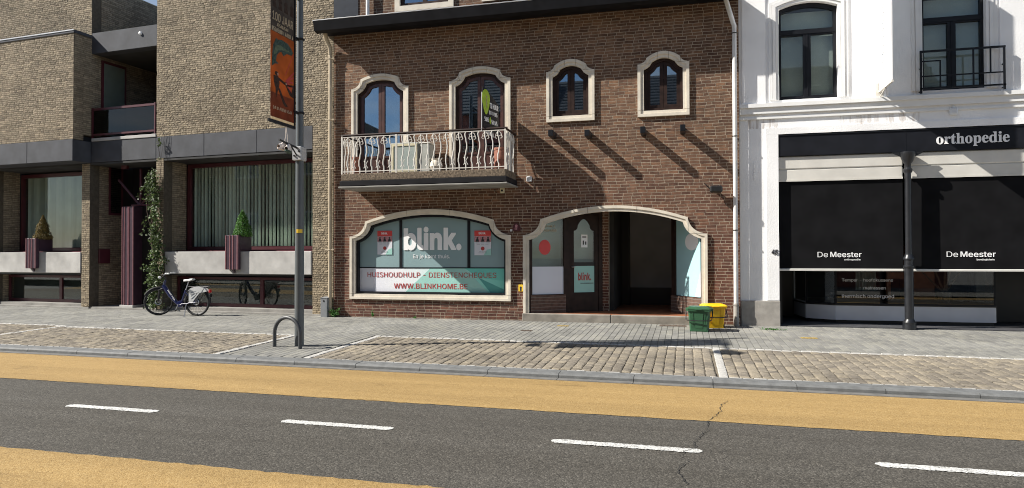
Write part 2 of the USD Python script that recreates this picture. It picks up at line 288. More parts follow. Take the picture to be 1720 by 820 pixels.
INTER = (glob.glob('/opt/blender-*/*/datafiles/fonts/Inter.woff2') or [''])[0]
SERIF = (glob.glob('/opt/blender-*/*/datafiles/fonts/NotoSansMath-Regular.woff2') or [''])[0]
def text(s, h, weight=400, font=None, stroke=0, size=110):
    """lettering as a shapely shape, capitals h high, base line at z = 0, starting at x = 0"""
    from PIL import Image, ImageDraw, ImageFont
    ft = ImageFont.truetype(font or INTER, size)
    if font is None:
        try:
            ax = ft.get_variation_axes(); ft.set_variation_by_axes([weight if a['maximum'] > 500 else a['default'] for a in ax])
        except Exception: pass
    x0, y0, x1, y1 = ft.getbbox(s, anchor='ls', stroke_width=stroke)
    im = Image.new('L', (x1 - x0 + 8, y1 - y0 + 8)); ImageDraw.Draw(im).text((4 - x0, 4 - y0), s, 255, ft, anchor='ls', stroke_width=stroke)
    on = np.pad(np.asarray(im) > 127, ((0, 0), (1, 1))).astype(np.int8); dd = np.diff(on, axis=1)
    rows, st = np.nonzero(dd == 1); en = np.nonzero(dd == -1)[1]
    g = unary_union([sbox(a, -r - 1, b, -r) for r, a, b in zip(rows, st, en)]).buffer(.6).buffer(-.6).simplify(.8)
    k = h / (0.727 * size); return affinity.affine_transform(g, [k, 0, 0, k, -4 * k, (4 - y0) * k])
def fit(g, x0, x1, z0=None, z1=None):
    a, b, c, d = g.bounds; kx = (x1 - x0) / (c - a); kz = kx if z0 is None or z1 is None else (z1 - z0) / (d - b)
    g = affinity.translate(affinity.scale(g, kx, kz, origin=(a, b)), x0 - a, (z0 - b) if z0 is not None else 0); return g

def depth_of(p): return (np.asarray(p, float) - (0, 0, EYE)) @ fw
def in_frame(p):
    v = np.asarray(p, float) - (0, 0, EYE); d = v @ fw; return d > .3 and abs(v @ R2) / d < .74 and abs(v @ U2) / d < .352

def lay_bricks(region, seed, front, course=.0665, length=.208, joint=.0125, rough=0.0, tilt=.0010, proud=.0022):
    """running bond over an (s, z) polygon; front(s, z, out) -> xyz. Returns [(vertices, faces, whole, centre)]"""
    rng = np.random.default_rng(seed); pr = prep(region); x0, z0, x1, z1 = region.bounds; res = []
    r0 = math.floor(z0 / course); r1 = math.ceil(z1 / course)
    for r in range(r0, r1 + 1):
        z = r * course; s = x0 - length * (.5 * (r % 2)) - .11 + rng.uniform(-.02, .02)
        while s < x1:
            l = length + rng.uniform(-.008, .008) if rng.random() > .12 else length * .52
            bx = sbox(s, z, s + l - joint, z + course - joint); s += l
            if not pr.intersects(bx): continue
            j = rng.uniform(-tilt, tilt, 4) + rng.uniform(-.5, .5) * tilt * 2
            if pr.contains(bx):
                a, b, c, d = bx.bounds; e = rng.uniform(-.003, .003, 4)
                if rough:
                    nu, nv = 6, 3; S, Z = np.meshgrid(np.linspace(a, c, nu), np.linspace(b + e[0], d + e[1], nv), indexing='ij')
                    O = proud + rng.uniform(-rough, rough, S.shape); O[[0, -1]] *= .5; S0, Z0 = S.ravel(), Z.ravel(); fv = front(S0, Z0, O.ravel())
                    F = [(i * nv + k, (i + 1) * nv + k, (i + 1) * nv + k + 1, i * nv + k + 1) for i in range(nu - 1) for k in range(nv - 1)]
                    rim = [i * nv for i in range(nu)] + [(nu - 1) * nv + k for k in range(1, nv)] + [i * nv + nv - 1 for i in range(nu - 2, -1, -1)] + [k for k in range(nv - 2, 0, -1)]
                    bv = front(S0[rim], Z0[rim], np.full(len(rim), -.006)); nn = len(S0); m = len(rim)
                    F += [(rim[(q + 1) % m], rim[q], nn + q, nn + (q + 1) % m) for q in range(m)]
                    v = np.vstack([fv, bv])
                else:
                    S = np.array([a, c, c, a]); Z = np.array([b + e[0], b + e[1], d + e[2], d + e[3]])
                    v = np.vstack([front(S, Z, proud + j), front(S, Z, np.full(4, -.006))]); F = [(0, 1, 2, 3), (1, 0, 4, 5), (2, 1, 5, 6), (3, 2, 6, 7), (0, 3, 7, 4)]
                F = np.array(F); F = np.vstack([F[:, [0, 1, 2]], F[:, [0, 2, 3]]])
                res.append((v, F, True, v[:4].mean(0)))
            else:
                g = bx.intersection(region)
                for q in getattr(g, 'geoms', [g]):
                    if q.geom_type != 'Polygon' or q.area < 4e-4: continue
                    try: t = trimesh.creation.extrude_polygon(q, proud + .006 + j[0], engine='earcut')
                    except Exception: continue
                    p = t.vertices; res.append((front(p[:, 0], p[:, 1], p[:, 2] - .006), t.faces, False, None))
    return res
def place_bricks(wall, mat, lists, world, n=300, name='brick'):
    """the n that show largest become parts of their own, the rest one part"""
    allb = [b for l in lists for b in l]; sc = []
    for i, b in enumerate(allb):
        if b[2]:
            p = world(b[3])
            if in_frame(p): sc.append((depth_of(p), i))
    pick = set(i for _, i in sorted(sc)[:n]); rest = MB(); rg = np.random.default_rng(n + len(allb))
    for i, b in enumerate(allb):
        if i in pick: part(wall, name, (b[0], b[1]), f'{mat}_tone_{rg.integers(0, 6)}' if mat + '_tone_0' in MATS else mat)
        else: rest.add(b[0], b[1])
    if rest.n: part(wall, name + '_field', rest, mat, kind='stuff')

def scribble(x0, x1, z, h, n, seed):
    """letter-like strokes where the print is too small to read"""
    rng = np.random.default_rng(seed); w = (x1 - x0) / n; t = h * .2; g = []
    for k in range(n):
        x = x0 + k * w; q = rng.integers(0, 4)
        pl = [[(0, 0), (0, 1)], [(0, 0), (.6, 1), (.6, 0)], [(.6, 1), (0, 1), (0, .5), (.6, .5), (.6, 0), (0, 0)], [(0, 1), (0, 0), (.6, 0), (.6, 1)]][q]
        g.append(LineString([(x + p[0] * w * .8, z + p[1] * h) for p in pl]).buffer(t / 2, cap_style=2))
    return unary_union(g)

# ------------------------------------------------------------------ ground: road, kerb, parking bays, pavement
PY = [-60, 2.2, 2.3, 5.72, 8.95, 9.12, 9.5, 12.0, 14.9, 17, 60]; PZ = [-.1, -.1, -.17, -.07, -.16, -.165, -.098, -.06, -.025, -.02, -.02]
def gz(X, Y):
    X = np.asarray(X, float); Y = np.asarray(Y, float)
    return np.interp(Y, PY, PZ) - np.interp(Y, [12, 14.9], [.006, 0]) * np.clip(X + 4, -16, 12)
def sheet(xs, ys, lift=0.0, z=None):
    X, Y = np.meshgrid(xs, ys, indexing='ij'); Z = (gz(X, Y) if z is None else np.full(X.shape, z)) + lift; n = len(ys)
    F = [(i * n + j, (i + 1) * n + j, (i + 1) * n + j + 1, i * n + j + 1) for i in range(len(xs) - 1) for j in range(n - 1)]
    return MB().add(np.stack([X, Y, Z], -1).reshape(-1, 3), F)
XS = np.linspace(-30, 16, 47)
solo('ground', sheet(np.linspace(-200, 200, 5), np.linspace(-200, 200, 5), z=-.42), 'ground_grey', None, None, kind='structure')
solo('road', sheet(XS, [2.3, 3.4, 4.5, 5.72, 6.94, 8.0, 8.95]), 'asphalt', 'grey asphalt road between two yellow cycle strips', None, kind='structure')
def worn(b, ye, seed):
    rg = np.random.default_rng(seed)
    for v in b.v:
        k = np.abs(v[:, 1] - ye) < 1e-6; v[k, 1] += rg.normal(0, .007, k.sum())
    return b
XF = np.linspace(-30, 16, 700)
solo('cycle_strip', worn(sheet(XF, [6.94, 7.6, 8.3, 8.955], .004), 6.94, 1), 'yellow_asphalt', 'yellow cycle strip beside the grey kerb', None, kind='structure')
solo('cycle_strip', worn(sheet(XF, [2.3, 3.0, 3.7, 4.5], .004), 4.5, 2), 'yellow_asphalt', 'yellow cycle strip at the bottom of the view', None, kind='structure')
far = sheet(np.linspace(-60, 40, 11), [-8, 0, 2.25], .02); solo('pavement_across', far, 'paver_grey', None, None, kind='structure')
lm = thing('lane_markings', kind='structure', label='broken white centre line on the grey road')
rng = np.random.default_rng(3)
for k in range(-5, 5):
    a = 1.40 + 2.52 * k; a0 = {0: 1.385, -1: -1.12, -2: -3.71, -3: -6.22}.get(k, a); l = {0: 1.35, -1: 1.24, -2: 1.13, -3: 1.10}.get(k, 1.15)
    n = 90; t = np.linspace(0, 1, n); w = .060 * np.clip(np.minimum(t, 1 - t) * 26 + .3, 0, 1); yc = 5.75 - .003 * a0
    lo = yc - w + rng.normal(0, .005, n); hi = yc + w + rng.normal(0, .005, n); x = a0 + t * l
    P = np.concatenate([np.stack([x, lo, gz(x, lo) + .005], 1), np.stack([x, hi, gz(x, hi) + .005], 1)])
    part(lm, 'dash', MB().add(P, [(i, i + 1, n + i + 1, n + i) for i in range(n - 1)]), 'road_paint')
# the crack across the lane
cr = np.array([[.05, 3.9], [-.02, 4.3], [.06, 4.55], [.0, 4.8], [.1, 5.0], [.03, 5.25], [.12, 5.45], [.05, 5.62], [.17, 5.85], [.16, 6.15], [.27, 6.5], [.3, 6.95], [.43, 7.35], [.47, 7.8], [.55, 8.1]])
rng = np.random.default_rng(5); t = np.linspace(0, 1, 90); cx = np.interp(t, np.linspace(0, 1, len(cr)), cr[:, 0]) + rng.normal(0, .014, 90) - .1; cy = np.interp(t, np.linspace(0, 1, len(cr)), cr[:, 1]); cw = .0045 * rng.uniform(.25, 1.2, 90)
part(lm, 'crack', MB().add(np.concatenate([np.stack([cx - cw, cy, gz(cx, cy) + .0085], 1), np.stack([cx + cw, cy, gz(cx, cy) + .0085], 1)]), [(i, 90 + i, 91 + i, i + 1) for i in range(89)]), 'crack_dark')
g = MB(); gutter = thing('gutter', kind='structure', label='pale gutter stones along the yellow strip')
kerb = thing('kerb', kind='structure', label='low grey kerb stones between road and parking bays')
rng = np.random.default_rng(11)
for k in range(-26, 15):
    x0 = k * 1.0 + .33; x1 = x0 + .992; q = rng.uniform(-.003, .003)
    prof = [(8.955, -.3), (8.955, -.149), (9.115, -.152), (9.115, -.3)]
    v = [(x, y, z + .006 * -np.clip(x + 4, -16, 12)) for x in (x0, x1) for y, z in prof]
    part(gutter, 'gutter_stone', MB().add(v, [(0, 1, 5, 4), (1, 2, 6, 5), (2, 3, 7, 6), (0, 3, 2, 1), (4, 5, 6, 7)]), 'gutter_stone')
    prof = [(9.12, -.3), (9.124, -.118), (9.145, -.096), (9.38, -.090), (9.385, -.3)]
    v = [(x, y, z + q + .006 * -np.clip(x + 4, -16, 12)) for x in (x0, x1) for y, z in prof]
    part(kerb, 'kerb_stone', MB().add(v, [(0, 1, 6, 5), (1, 2, 7, 6), (2, 3, 8, 7), (3, 4, 9, 8), (0, 3, 2, 1), (0, 4, 3, 3), (5, 6, 7, 8)]), 'kerb_stone')

BAYS = [(-30, -12.95, 11.86), (-12.83, -7.36, 11.72), (-5.63, .42, 12.0), (.54, 16, 12.0)]   # x0, x1, inner edge
def lay_stones(cells, crown, jit, seed, h=.03, joint=.010, inset=.012):
    """low cushions: list of (v, f, centre)"""
    rng = np.random.default_rng(seed); out = []
    for x0, x1, y0, y1 in cells:
        x0 += joint / 2; x1 -= joint / 2; y0 += joint / 2; y1 -= joint / 2
        q = np.array([(x0, y0), (x1, y0), (x1, y1), (x0, y1)]) + rng.uniform(-jit, jit, (4, 2)); c = q.mean(0); zt = gz(c[0], c[1]) + rng.uniform(-.004, .004) * (1 if crown > .0045 else .3)
        e = q + (c - q) / np.maximum(np.abs(c - q), 1e-6) * inset
        sl = np.array([gz(p[0], p[1]) - gz(c[0], c[1]) for p in q]); tz = rng.uniform(-.003, .003, 4) * (1 if crown > .0045 else .2)
        v = np.vstack([np.column_stack([q, zt + sl - h]), np.column_stack([q, zt + sl - crown * 1.2 + tz * .5]), np.column_stack([e, zt + sl + tz])]); F = []
        for k in range(4):
            n = (k + 1) % 4; F += [(k, n, 4 + n, 4 + k), (4 + k, 4 + n, 8 + n, 8 + k)]
        F += [(8, 9, 10, 11)]; F = np.array(F); F = np.vstack([F[:, [0, 1, 2]], F[:, [0, 2, 3]]])
        if crown > .0045:
            v = np.vstack([v, [c[0], c[1], zt + crown * .9 + rng.uniform(-.002, .003)]])
            F = F[[i for i in range(len(F)) if not (F[i] >= 8).all()]]; F = np.vstack([F, [(8, 9, 12), (9, 10, 12), (10, 11, 12), (11, 8, 12)]])
        out.append((v, F, True, v[-1]))
    return out
park = thing('parking_bays', kind='structure', label='parking bays paved with rough brown setts between white lines')
part(park, 'joint_bed', sheet(XS, [9.38, 10.5, 11.6, 12.1], -.014), 'sett_joint', kind='stuff')
rng = np.random.default_rng(21); cells = []
for x0, x1, yi in BAYS:
    x = x0
    while x < x1 - .06:
        w = min(rng.uniform(.125, .155), x1 - x); y = 9.49 - rng.uniform(0, .08)
        while y < yi - .02:
            l = rng.uniform(.15, .21); yb = min(y + l, yi); ya = max(y, 9.49); y += l
            if yb - ya > .05: cells.append((x, x + w, ya, yb))
        x += w
place_bricks(park, 'sett_stone', [lay_stones([c for c in cells if c[1] > -22], .005, .006, 22, .04, .011, .016)], lambda p: p, 300, 'sett')
cells = []
def white_row(xa, xb, ya, yb):
    x = xa
    while x < xb - .03:
        l = rng.uniform(.12, .17); cells.append((x, min(x + l, xb), ya, yb)); x += l
for x0, x1, yi in BAYS:
    white_row(max(x0, -22), x1 + (.0 if x1 > 0 else 0), yi, yi + .095); white_row(max(x0, -22), x1, 9.39, 9.485)
for xl, xr, y1 in ((-12.95, -12.83, 11.9), (-7.36, -7.24, 11.82), (-5.75, -5.63, 12.09), (.42, .54, 12.09)):
    y = 9.39
    while y < y1 - .04: l = rng.uniform(.10, .14); cells.append((xl, xr, y, min(y + l, y1))); y += l
place_bricks(park, 'white_sett', [lay_stones(cells, .006, .003, 23, .05, .007, .008)], lambda p: p, 160, 'white_sett')

pave = thing('pavement', kind='structure', label='grey paver pavement in front of the buildings')
part(pave, 'joint_bed', sheet(XS, [9.38, 10.5, 12.0, 13, 14, 15, 17.5], -.008 - .007), 'joint_sand', kind='stuff')
rng = np.random.default_rng(31); cells = []; x = -22.0; k = 0
while x < 8.5:
    gap = -7.24 <= x and x + .115 <= -5.74; inner = 11.81 if x < -7.24 else 12.095
    if x < -12.95: inner = 11.955
    y0 = 9.39 if gap else inner; yend = 16.2 if x < -8.4 else 15.36; y = y0 - (.0 if k % 2 == 0 else .115)
    while y < yend:
        ya = max(y, y0); yb = min(y + .23, yend); y += .23
        if yb - ya > .03: cells.append((x, x + .115, ya, yb))
    x += .115; k += 1
place_bricks(pave, 'paver_grey', [lay_stones(cells, .0015, .0012, 32, .02, .009, .004)], lambda p: p, 300, 'paver')
def flat_patch(X, Y, wx, wy, lift): 
    xs = np.array([X - wx / 2, X + wx / 2]); ys = np.array([Y - wy / 2, Y + wy / 2]); return sheet(xs, ys, lift)
def cover(name, X, Y, wx, wy, m, label):
    z = float(gz(X, Y)); b = MB(); b.box(X - wx / 2, X + wx / 2, Y - wy / 2, Y + wy / 2, z - .03, z + .006)
    for q in range(4): b.box(X - wx * .4 + q * wx * .22, X - wx * .4 + q * wx * .22 + wx * .1, Y - wy * .4, Y + wy * .4, z + .005, z + .010)
    return solo(name, b, m, label, 'cover', group='covers set in the pavement')
cover('drain_cover', -3.13, 13.5, .22, .15, 'iron_cover', 'small rusty iron cover in the pavement before the arched display window')
cover('valve_cover', -2.55, 14.45, .24, .15, 'yellow_mark', 'small yellow painted cover in the pavement before the porch step')
cover('grate', -.28, 14.95, .55, .28, 'iron_cover', 'brown iron grate in the pavement by the end of the porch step')
cover('valve_cover', 2.19, 13.6, .28, .16, 'yellow_mark', 'yellow marked valve cover in the pavement before the shop pilaster')

# ------------------------------------------------------------------ the brown brick building (local x = world X, y = depth behind its facade, z up)
D = 15.328
brown = thing('brown_brick_building', 'brown brick building with iron balcony and pale arched stone window surrounds', 'building', (-3.7, D, 0), off=(-3.7, 0, 0))
def shoulder(xl, xr, z0, zs, zn, za, rx):
    t = np.linspace(0, PI / 2, 9); L = [(xl + rx * math.sin(a), zn - (zn - zs) * math.cos(a)) for a in t]; R = [(xl + xr - p[0], p[1]) for p in L]
    s = np.linspace(0, 1, 17)[1:-1]; w = (xr - xl - 2 * rx); A = [(xl + rx + w * u, zn + (za - zn) * (1 - (2 * u - 1) ** 2)) for u in s]
    return Polygon([(xl, z0)] + L + A + R[::-1] + [(xr, z0)])
def stones(par, outer, wid, zs, zn, rx, sill=True, y0=-.055, mat='cut_stone', joints=(1 / 3, 2 / 3)):
    xl, z0, xr, za = outer.bounds; inner = outer.buffer(-wid, join_style=2)
    if not sill: inner = unary_union([inner, sbox(xl + wid, z0 - 1, xr - wid, z0 + wid + .05)])
    mid = outer.buffer(-wid * .48, join_style=2)
    if not sill: mid = unary_union([mid, sbox(xl + wid * .48, z0 - 1, xr - wid * .48, z0 + wid + .05)])
    ring = outer.difference(inner); ring2 = outer.difference(mid); j = .004; zsill = z0 + (wid if sill else 0)
    a0, a1 = xl + rx, xr - rx; cuts = [a0] + [a0 + (a1 - a0) * k for k in joints] + [a1]
    regs = [sbox(xl - 1, zsill + (j if sill else -1), (xl + xr) / 2, zs - j), sbox((xl + xr) / 2, zsill + (j if sill else -1), xr + 1, zs - j), sbox(xl - 1, zs + j, a0 - j, za + 1), sbox(a1 + j, zs + j, xr + 1, za + 1)]
    regs += [sbox(p + j, zs + j, q - j, za + 1) for p, q in zip(cuts[:-1], cuts[1:])]
    if sill: regs.append(sbox(xl - 1, z0 - 1, xr + 1, zsill - j))
    for r in regs:
        g = ring.intersection(r)
        if g.is_empty: continue
        b = MB().prism(g, y0 + .022, .10); b.prism(ring2.intersection(r), y0, y0 + .0218); part(par, 'surround_stone', b, mat)
    return inner
def room(par, x0, x1, y0, y1, z0, z1, mat='interior_dark', name='room'):
    b = MB(); t = .05
    b.box(x0 - t, x1 + t, y1, y1 + t, z0 - t, z1 + t); b.box(x0 - t, x0, y0, y1, z0, z1); b.box(x1, x1 + t, y0, y1, z0, z1); b.box(x0 - t, x1 + t, y0, y1, z0 - t, z0); b.box(x0 - t, x1 + t, y0, y1, z1, z1 + t)
    return part(par, name, b, mat)
def drape(par, xa, xb, ztop, zbot, xta, xtb, y, seed, mat='curtain_white'):
    """a curtain gathered from [xa, xb] at the top to [xta, xtb] at the bottom"""
    n = 28; u = np.linspace(0, 1, n); rows = []
    for t in np.linspace(0, 1, 8):
        k = t ** .8; X = (xa + (xb - xa) * u) * (1 - k) + (xta + (xtb - xta) * u) * k; rows.append(np.stack([X, y + .02 * np.sin(u * 40 + seed) , np.full(n, ztop + (zbot - ztop) * t)], 1))
    F = [(i * n + j, i * n + j + 1, (i + 1) * n + j + 1, (i + 1) * n + j) for i in range(7) for j in range(n - 1)]
    return part(par, 'curtain', MB().add(np.vstack(rows), F), mat, smooth=True)
W1 = dict(xl=-7.949, xr=-6.449, z0=3.30, zs=5.56, zn=5.785, za=5.895, rx=.245); W2 = dict(W1, xl=-5.408, xr=-3.915, zs=5.595)
W3 = dict(xl=-3.069, xr=-1.969, z0=4.505, zs=5.655, zn=5.785, za=5.915, rx=.185); W4 = dict(xl=-1.014, xr=.092, z0=4.52, zs=5.685, zn=5.805, za=5.945, rx=.185)
DW = dict(xl=-7.985, xr=-3.915, z0=.42, zs=1.95, zn=2.300, za=2.578, rx=.405); EN = dict(xl=-3.622, xr=.450, z0=-.03, zs=1.94, zn=2.290, za=2.580, rx=.400)
sh = {k: shoulder(**v) for k, v in dict(W1=W1, W2=W2, W3=W3, W4=W4, DW=DW, EN=EN).items()}
UP = [(-6.80, -5.30, 7.37, 8.7), (-4.60, -3.1, 7.42, 8.7)]
FACE = sbox(-8.44, -.3, 1.115, 8.9).difference(unary_union([g.buffer(-.03) for g in sh.values()] + [sbox(-8.6, 7.0, -7.78, 9)] + [sbox(a + .03, c + .03, b - .03, d) for a, b, c, d in UP]))
bw = part(brown, 'wall', MB().prism(FACE, 0, .32), 'brown_mortar')
bb = FACE.difference(unary_union([g.buffer(-.02) for g in sh.values()]))
place_bricks(bw, 'brown_brick', [lay_bricks(bb, 1, lambda s, z, o: np.stack([s, -o * np.ones_like(s), z], 1))], lambda p: p + (0, D, 0))
part(brown, 'back_wall', MB().box(-8.44, 1.115, 6, 6.2, -.3, 8.9).box(1.0, 1.112, .33, 6, -.3, 8.9).box(-8.44, -8.2, .33, 6, -.3, 8.9).box(-8.44, 1.11, .33, 6.2, 8.9, 9.05), 'interior_dark')
# upper floor: dark slates, stone frames, window
part(brown, 'slate_cladding', MB().box(-8.44, -7.78, -.02, .3, 7.0, 8.9), 'slate_panel')
def wood_window(key, leaves=2, bottom_panel=None, gl='sky_glass', gy=.115):
    p = globals()[key]; inner = stones(brown, sh[key], .135, p['zs'], p['zn'], p['rx'], sill=key in ('W3', 'W4'))
    x0, z0, x1, z1 = inner.bounds; z0 = max(z0, 3.36) if key in ('W1', 'W2') else z0; inner = inner.intersection(sbox(x0, z0, x1, z1))
    fr = part(brown, 'window', MB().prism(inner.difference(inner.buffer(-.065, join_style=2)), .05, .15), 'dark_wood')
    xm = (x0 + x1) / 2; op = inner.buffer(-.06, join_style=2)
    for s in (0, 1):
        h = op.intersection(sbox(x0 if s == 0 else xm + .004, z0, xm - .004 if s == 0 else x1, z1)); pn = h.buffer(-.075, join_style=2)
        b = MB().prism(h.difference(pn), .075, .135)
        if bottom_panel: b.prism(pn.intersection(sbox(x0, z0, x1, bottom_panel)), .095, .13); b.prism(pn.intersection(sbox(x0, bottom_panel, x1, bottom_panel + .05)), .08, .134); pn = pn.intersection(sbox(x0, bottom_panel + .05, x1, z1))
        part(fr, 'sash', b, 'red_wood' if bottom_panel else 'dark_wood'); part(fr, 'pane', MB().prism(pn, gy - .003, gy + .003), gl)
    room(fr, x0 - .2, x1 + .2, .18 + .14, 2.2, z0 - .05, z1 + .1)
    return fr, (x0, z0, x1, z1)
for key in ('W1', 'W2'):
    fr, (x0, z0, x1, z1) = wood_window(key, bottom_panel=3.86, gl='sky_glass')
    xm = (x0 + x1) / 2
    drape(fr, x0, xm + .02, z1, 3.9, x0, x0 + .16, .28, 0); drape(fr, xm - .02, x1, z1, 3.9, x1 - .16, x1, .28, 2)
for key in ('W3', 'W4'):
    fr, (x0, z0, x1, z1) = wood_window(key)
    drape(fr, x0, x1, z1, (z0 + z1) / 2 + .18, x0, x1, .26, 1)
for k, (a, c, b, d) in enumerate(UP):
    fr = part(brown, 'window', MB().prism(sbox(a, b, c, d).difference(sbox(a + .13, b + .13, c - .13, d - .13)), -.05, .1), 'cut_stone')
    part(fr, 'sash', MB().prism(sbox(a + .13, b + .13, c - .13, d).difference(unary_union([sbox(a + .21, b + .21, (a + c) / 2 - .05, d), sbox((a + c) / 2 + .05, b + .21, c - .21, d)])), .02, .1), 'dark_wood')
    part(fr, 'pane', MB().box(a + .2, c - .2, .055, .061, b + .2, d), 'sky_glass'); room(fr, a, c, .33, 2, b, d)
# eave: gutter box with moulded soffit
pf = [(-.66, 7.11), (-.70, 7.09), (-.645, 6.87), (-.50, 6.84), (-.28, 6.93), (-.01, 6.93), (-.01, 7.06), (-.60, 7.08), (-.61, 7.11)]
b = MB(); Pz = Polygon(pf); b.prism(Pz, 0, 9.72); b.map(lambda v: np.stack([-8.62 + (v[:, 1]), v[:, 0], v[:, 2]], 1))
eave = part(brown, 'eave_gutter', b, 'eave_paint')
part(eave, 'gutter_rim', MB().tube([(-8.63, -.69, 7.10), (1.1, -.69, 7.10)], .016, 6), 'zinc')
# downpipes
dl = part(brown, 'downpipe', MB().tube([(-8.53, -.30, 6.95), (-8.54, -.22, 6.80), (-8.50, -.10, 6.62), (-8.495, -.085, 6.45)], .055, 10).tube([(-8.495, -.085, 6.46), (-8.495, -.085, -.02)], .046, 12), 'beige_pipe', smooth=40)
for z in (6.34, 4.83, 3.62, 1.62): part(dl, 'pipe_bracket', MB().torus((-8.495, -.085, z), .05, .013, (1, 0, 0), (0, 1, 0), 14, 5).tube([(-8.62, -.11, z), (-8.38, -.11, z)], .012, 5), 'beige_pipe')
dr = part(brown, 'downpipe', MB().tube([(.83, -.30, 7.0), (.835, -.25, 6.93), (.86, -.22, 6.86), (1.0, -.11, 6.42), (1.025, -.085, 6.36), (1.025, -.085, 6.30)], .048, 12).tube([(1.025, -.085, 6.31), (1.025, -.085, .42)], .046, 12), 'white_pipe', smooth=40)
part(dr, 'pipe_shoe', MB().tube([(1.025, -.085, .45), (1.025, -.085, .1), (1.03, -.1, -.03)], .056, 12), 'grey_stone', smooth=40)
for z in (6.2, 4.0, 2.0, .40): part(dr, 'pipe_bracket', MB().torus((1.025, -.085, z), .05, .010, (1, 0, 0), (0, 1, 0), 14, 5).tube([(1.025, -.04, z), (1.025, .02, z)], .01, 5), 'dark_metal')
part(brown, 'vent_pipe', MB().tube([(-7.487, -.09, 7.05), (-7.487, -.09, 8.9)], .045, 10), 'white_pipe', smooth=40)
# projecting dark beam ends under the small windows
for x, z in ((-2.90, 4.20), (-2.09, 4.165), (-.885, 4.175), (-.05, 4.18)): part(brown, 'beam_end', MB().bevel(x - .055, x + .055, -.42, .05, z - .075, z + .065, .008), 'black_frame')
fl = part(brown, 'floodlight', MB().bevel(.50, .76, -.26, -.10, 2.80, 2.95, .03).box(.56, .60, -.12, .0, 2.86, 2.92), 'black_plastic')
part(fl, 'cable', MB().tube([(.40, -.012, 3.02), (.47, -.014, 2.93), (.56, -.02, 2.9)], .008, 5), 'black_plastic')
part(brown, 'sensor_box', MB().bevel(-3.535, -3.415, -.055, .0, 3.165, 3.285, .012), 'white_plastic')
dt = part(brown, 'alarm_detector', MB().bevel(-4.165, -4.06, -.07, .0, 2.915, 3.045, .015), 'cream_plastic'); part(dt, 'lens', MB().lathe([(0, -.02), (.02, -.012), (.026, 0)], (-4.112, -.07, 2.975), 10, 1), 'black_plastic')
part(brown, 'cable_clip', MB().tube([(-4.30, -.012, 3.02), (-4.29, -.03, 2.95), (-4.24, -.03, 2.93)], .0085, 5), 'black_plastic')
hp = part(brown, 'house_plate', MB().prism(Polygon([(-3.875, 2.04), (-3.69, 2.04), (-3.69, 2.13), (-3.73, 2.2), (-3.785, 2.215), (-3.835, 2.2), (-3.875, 2.13)]), -.02, .0), 'dark_red_paint')
part(hp, 'emblem', MB().prism(unary_union([Point(-3.785, 2.155).buffer(.03), sbox(-3.82, 2.06, -3.80, 2.11), sbox(-3.785, 2.06, -3.765, 2.11), sbox(-3.81, 2.115, -3.76, 2.13)]), -.024, -.0202), 'pink_print')
part(brown, 'number_plate', MB().box(-3.935, -3.885, -.012, 0, 2.03, 2.08), 'white_plastic')
yp = part(brown, 'yellow_plate', MB().bevel(-3.735, -3.632, -.02, .0, .645, .80, .006), 'yellow_plate'); part(yp, 'mark', MB().prism(unary_union([sbox(-3.70, .66, -3.665, .72), Point(-3.683, .735).buffer(.024)]), -.023, -.0205), 'black_print')

# ---- the arched display window
inner = stones(brown, sh['DW'], .125, DW['zs'], DW['zn'], DW['rx'])
dwin = part(brown, 'display_window', MB().prism(inner.difference(inner.buffer(-.055, join_style=2)), .05, .205), 'black_frame')
op = inner.buffer(-.05, join_style=2); zb = 1.18; xa, xb = -6.72, -4.985
b = MB().prism(op.intersection(sbox(xa - .035, zb, xa + .035, 3)), 0.1350, 0.1950).prism(op.intersection(sbox(xb - .035, zb, xb + .035, 3)), 0.1350, 0.1950).prism(op.intersection(sbox(-9, zb - .012, 0, zb + .012)), 0.1380, 0.1950)
part(dwin, 'mullion', b, 'black_frame')
up = op.intersection(sbox(-9, zb, 0, 3))
for r in (sbox(-9, zb, xa, 3), sbox(xa, zb, xb, 3), sbox(xb, zb, 0, 3)): part(dwin, 'film', MB().prism(up.intersection(r), 0.1490, 0.1525), 'film_teal')
lowp = op.intersection(sbox(-9, 0, 0, zb - .005)); lx0, lz0, lx1, lz1 = lowp.bounds
part(dwin, 'banner_film', MB().prism(lowp, 0.1470, 0.1525), 'banner_print')
for pts, m in (([(-7.9, lz1), (-7.45, lz1), (-7.45, .95), (-7.35, lz0), (-7.9, lz0)], 'white_print'), ([(-6.6, lz0), (-5.95, lz1), (-5.1, lz1), (-4.5, lz0)], 'print_mint'), ([(-5.1, lz1), (-4.0, lz1), (-4.0, .86), (-4.75, .95)], 'print_teal'), ([(-4.75, .95), (-4.0, .62), (-4.0, lz0), (-4.45, lz0)], 'print_dark_teal')):
    part(dwin, 'print_shape', MB().prism(Polygon(pts).intersection(lowp), .1452 - .0005 * 'white_print print_mint print_teal print_dark_teal'.split().index(m), .1466), 'film_white' if m == 'white_print' else m)
part(dwin, 'pane', MB().prism(op, 0.1530, 0.1570), 'clear_glass')
part(dwin, 'lettering', MB().prism(fit(text('blink.', .5, 700, stroke=3), -6.64, -5.17, 1.60, 2.17), 0.1350, 0.1485), 'white_print')
part(dwin, 'lettering', MB().prism(fit(text('En je komt thuis.', .1, 400), -6.40, -5.46, 1.385, 1.50), 0.1430, 0.1485), 'white_print')
part(dwin, 'lettering', MB().prism(fit(text('HUISHOUDHULP - DIENSTENCHEQUES', .1, 400), -7.60, -4.31, .935, 1.07), 0.1405, 0.1425), 'letter_red')
part(dwin, 'lettering', MB().prism(fit(text('WWW.BLINKHOME.BE', .1, 500), -6.90, -5.02, .675, .80), 0.1405, 0.1425), 'letter_red')
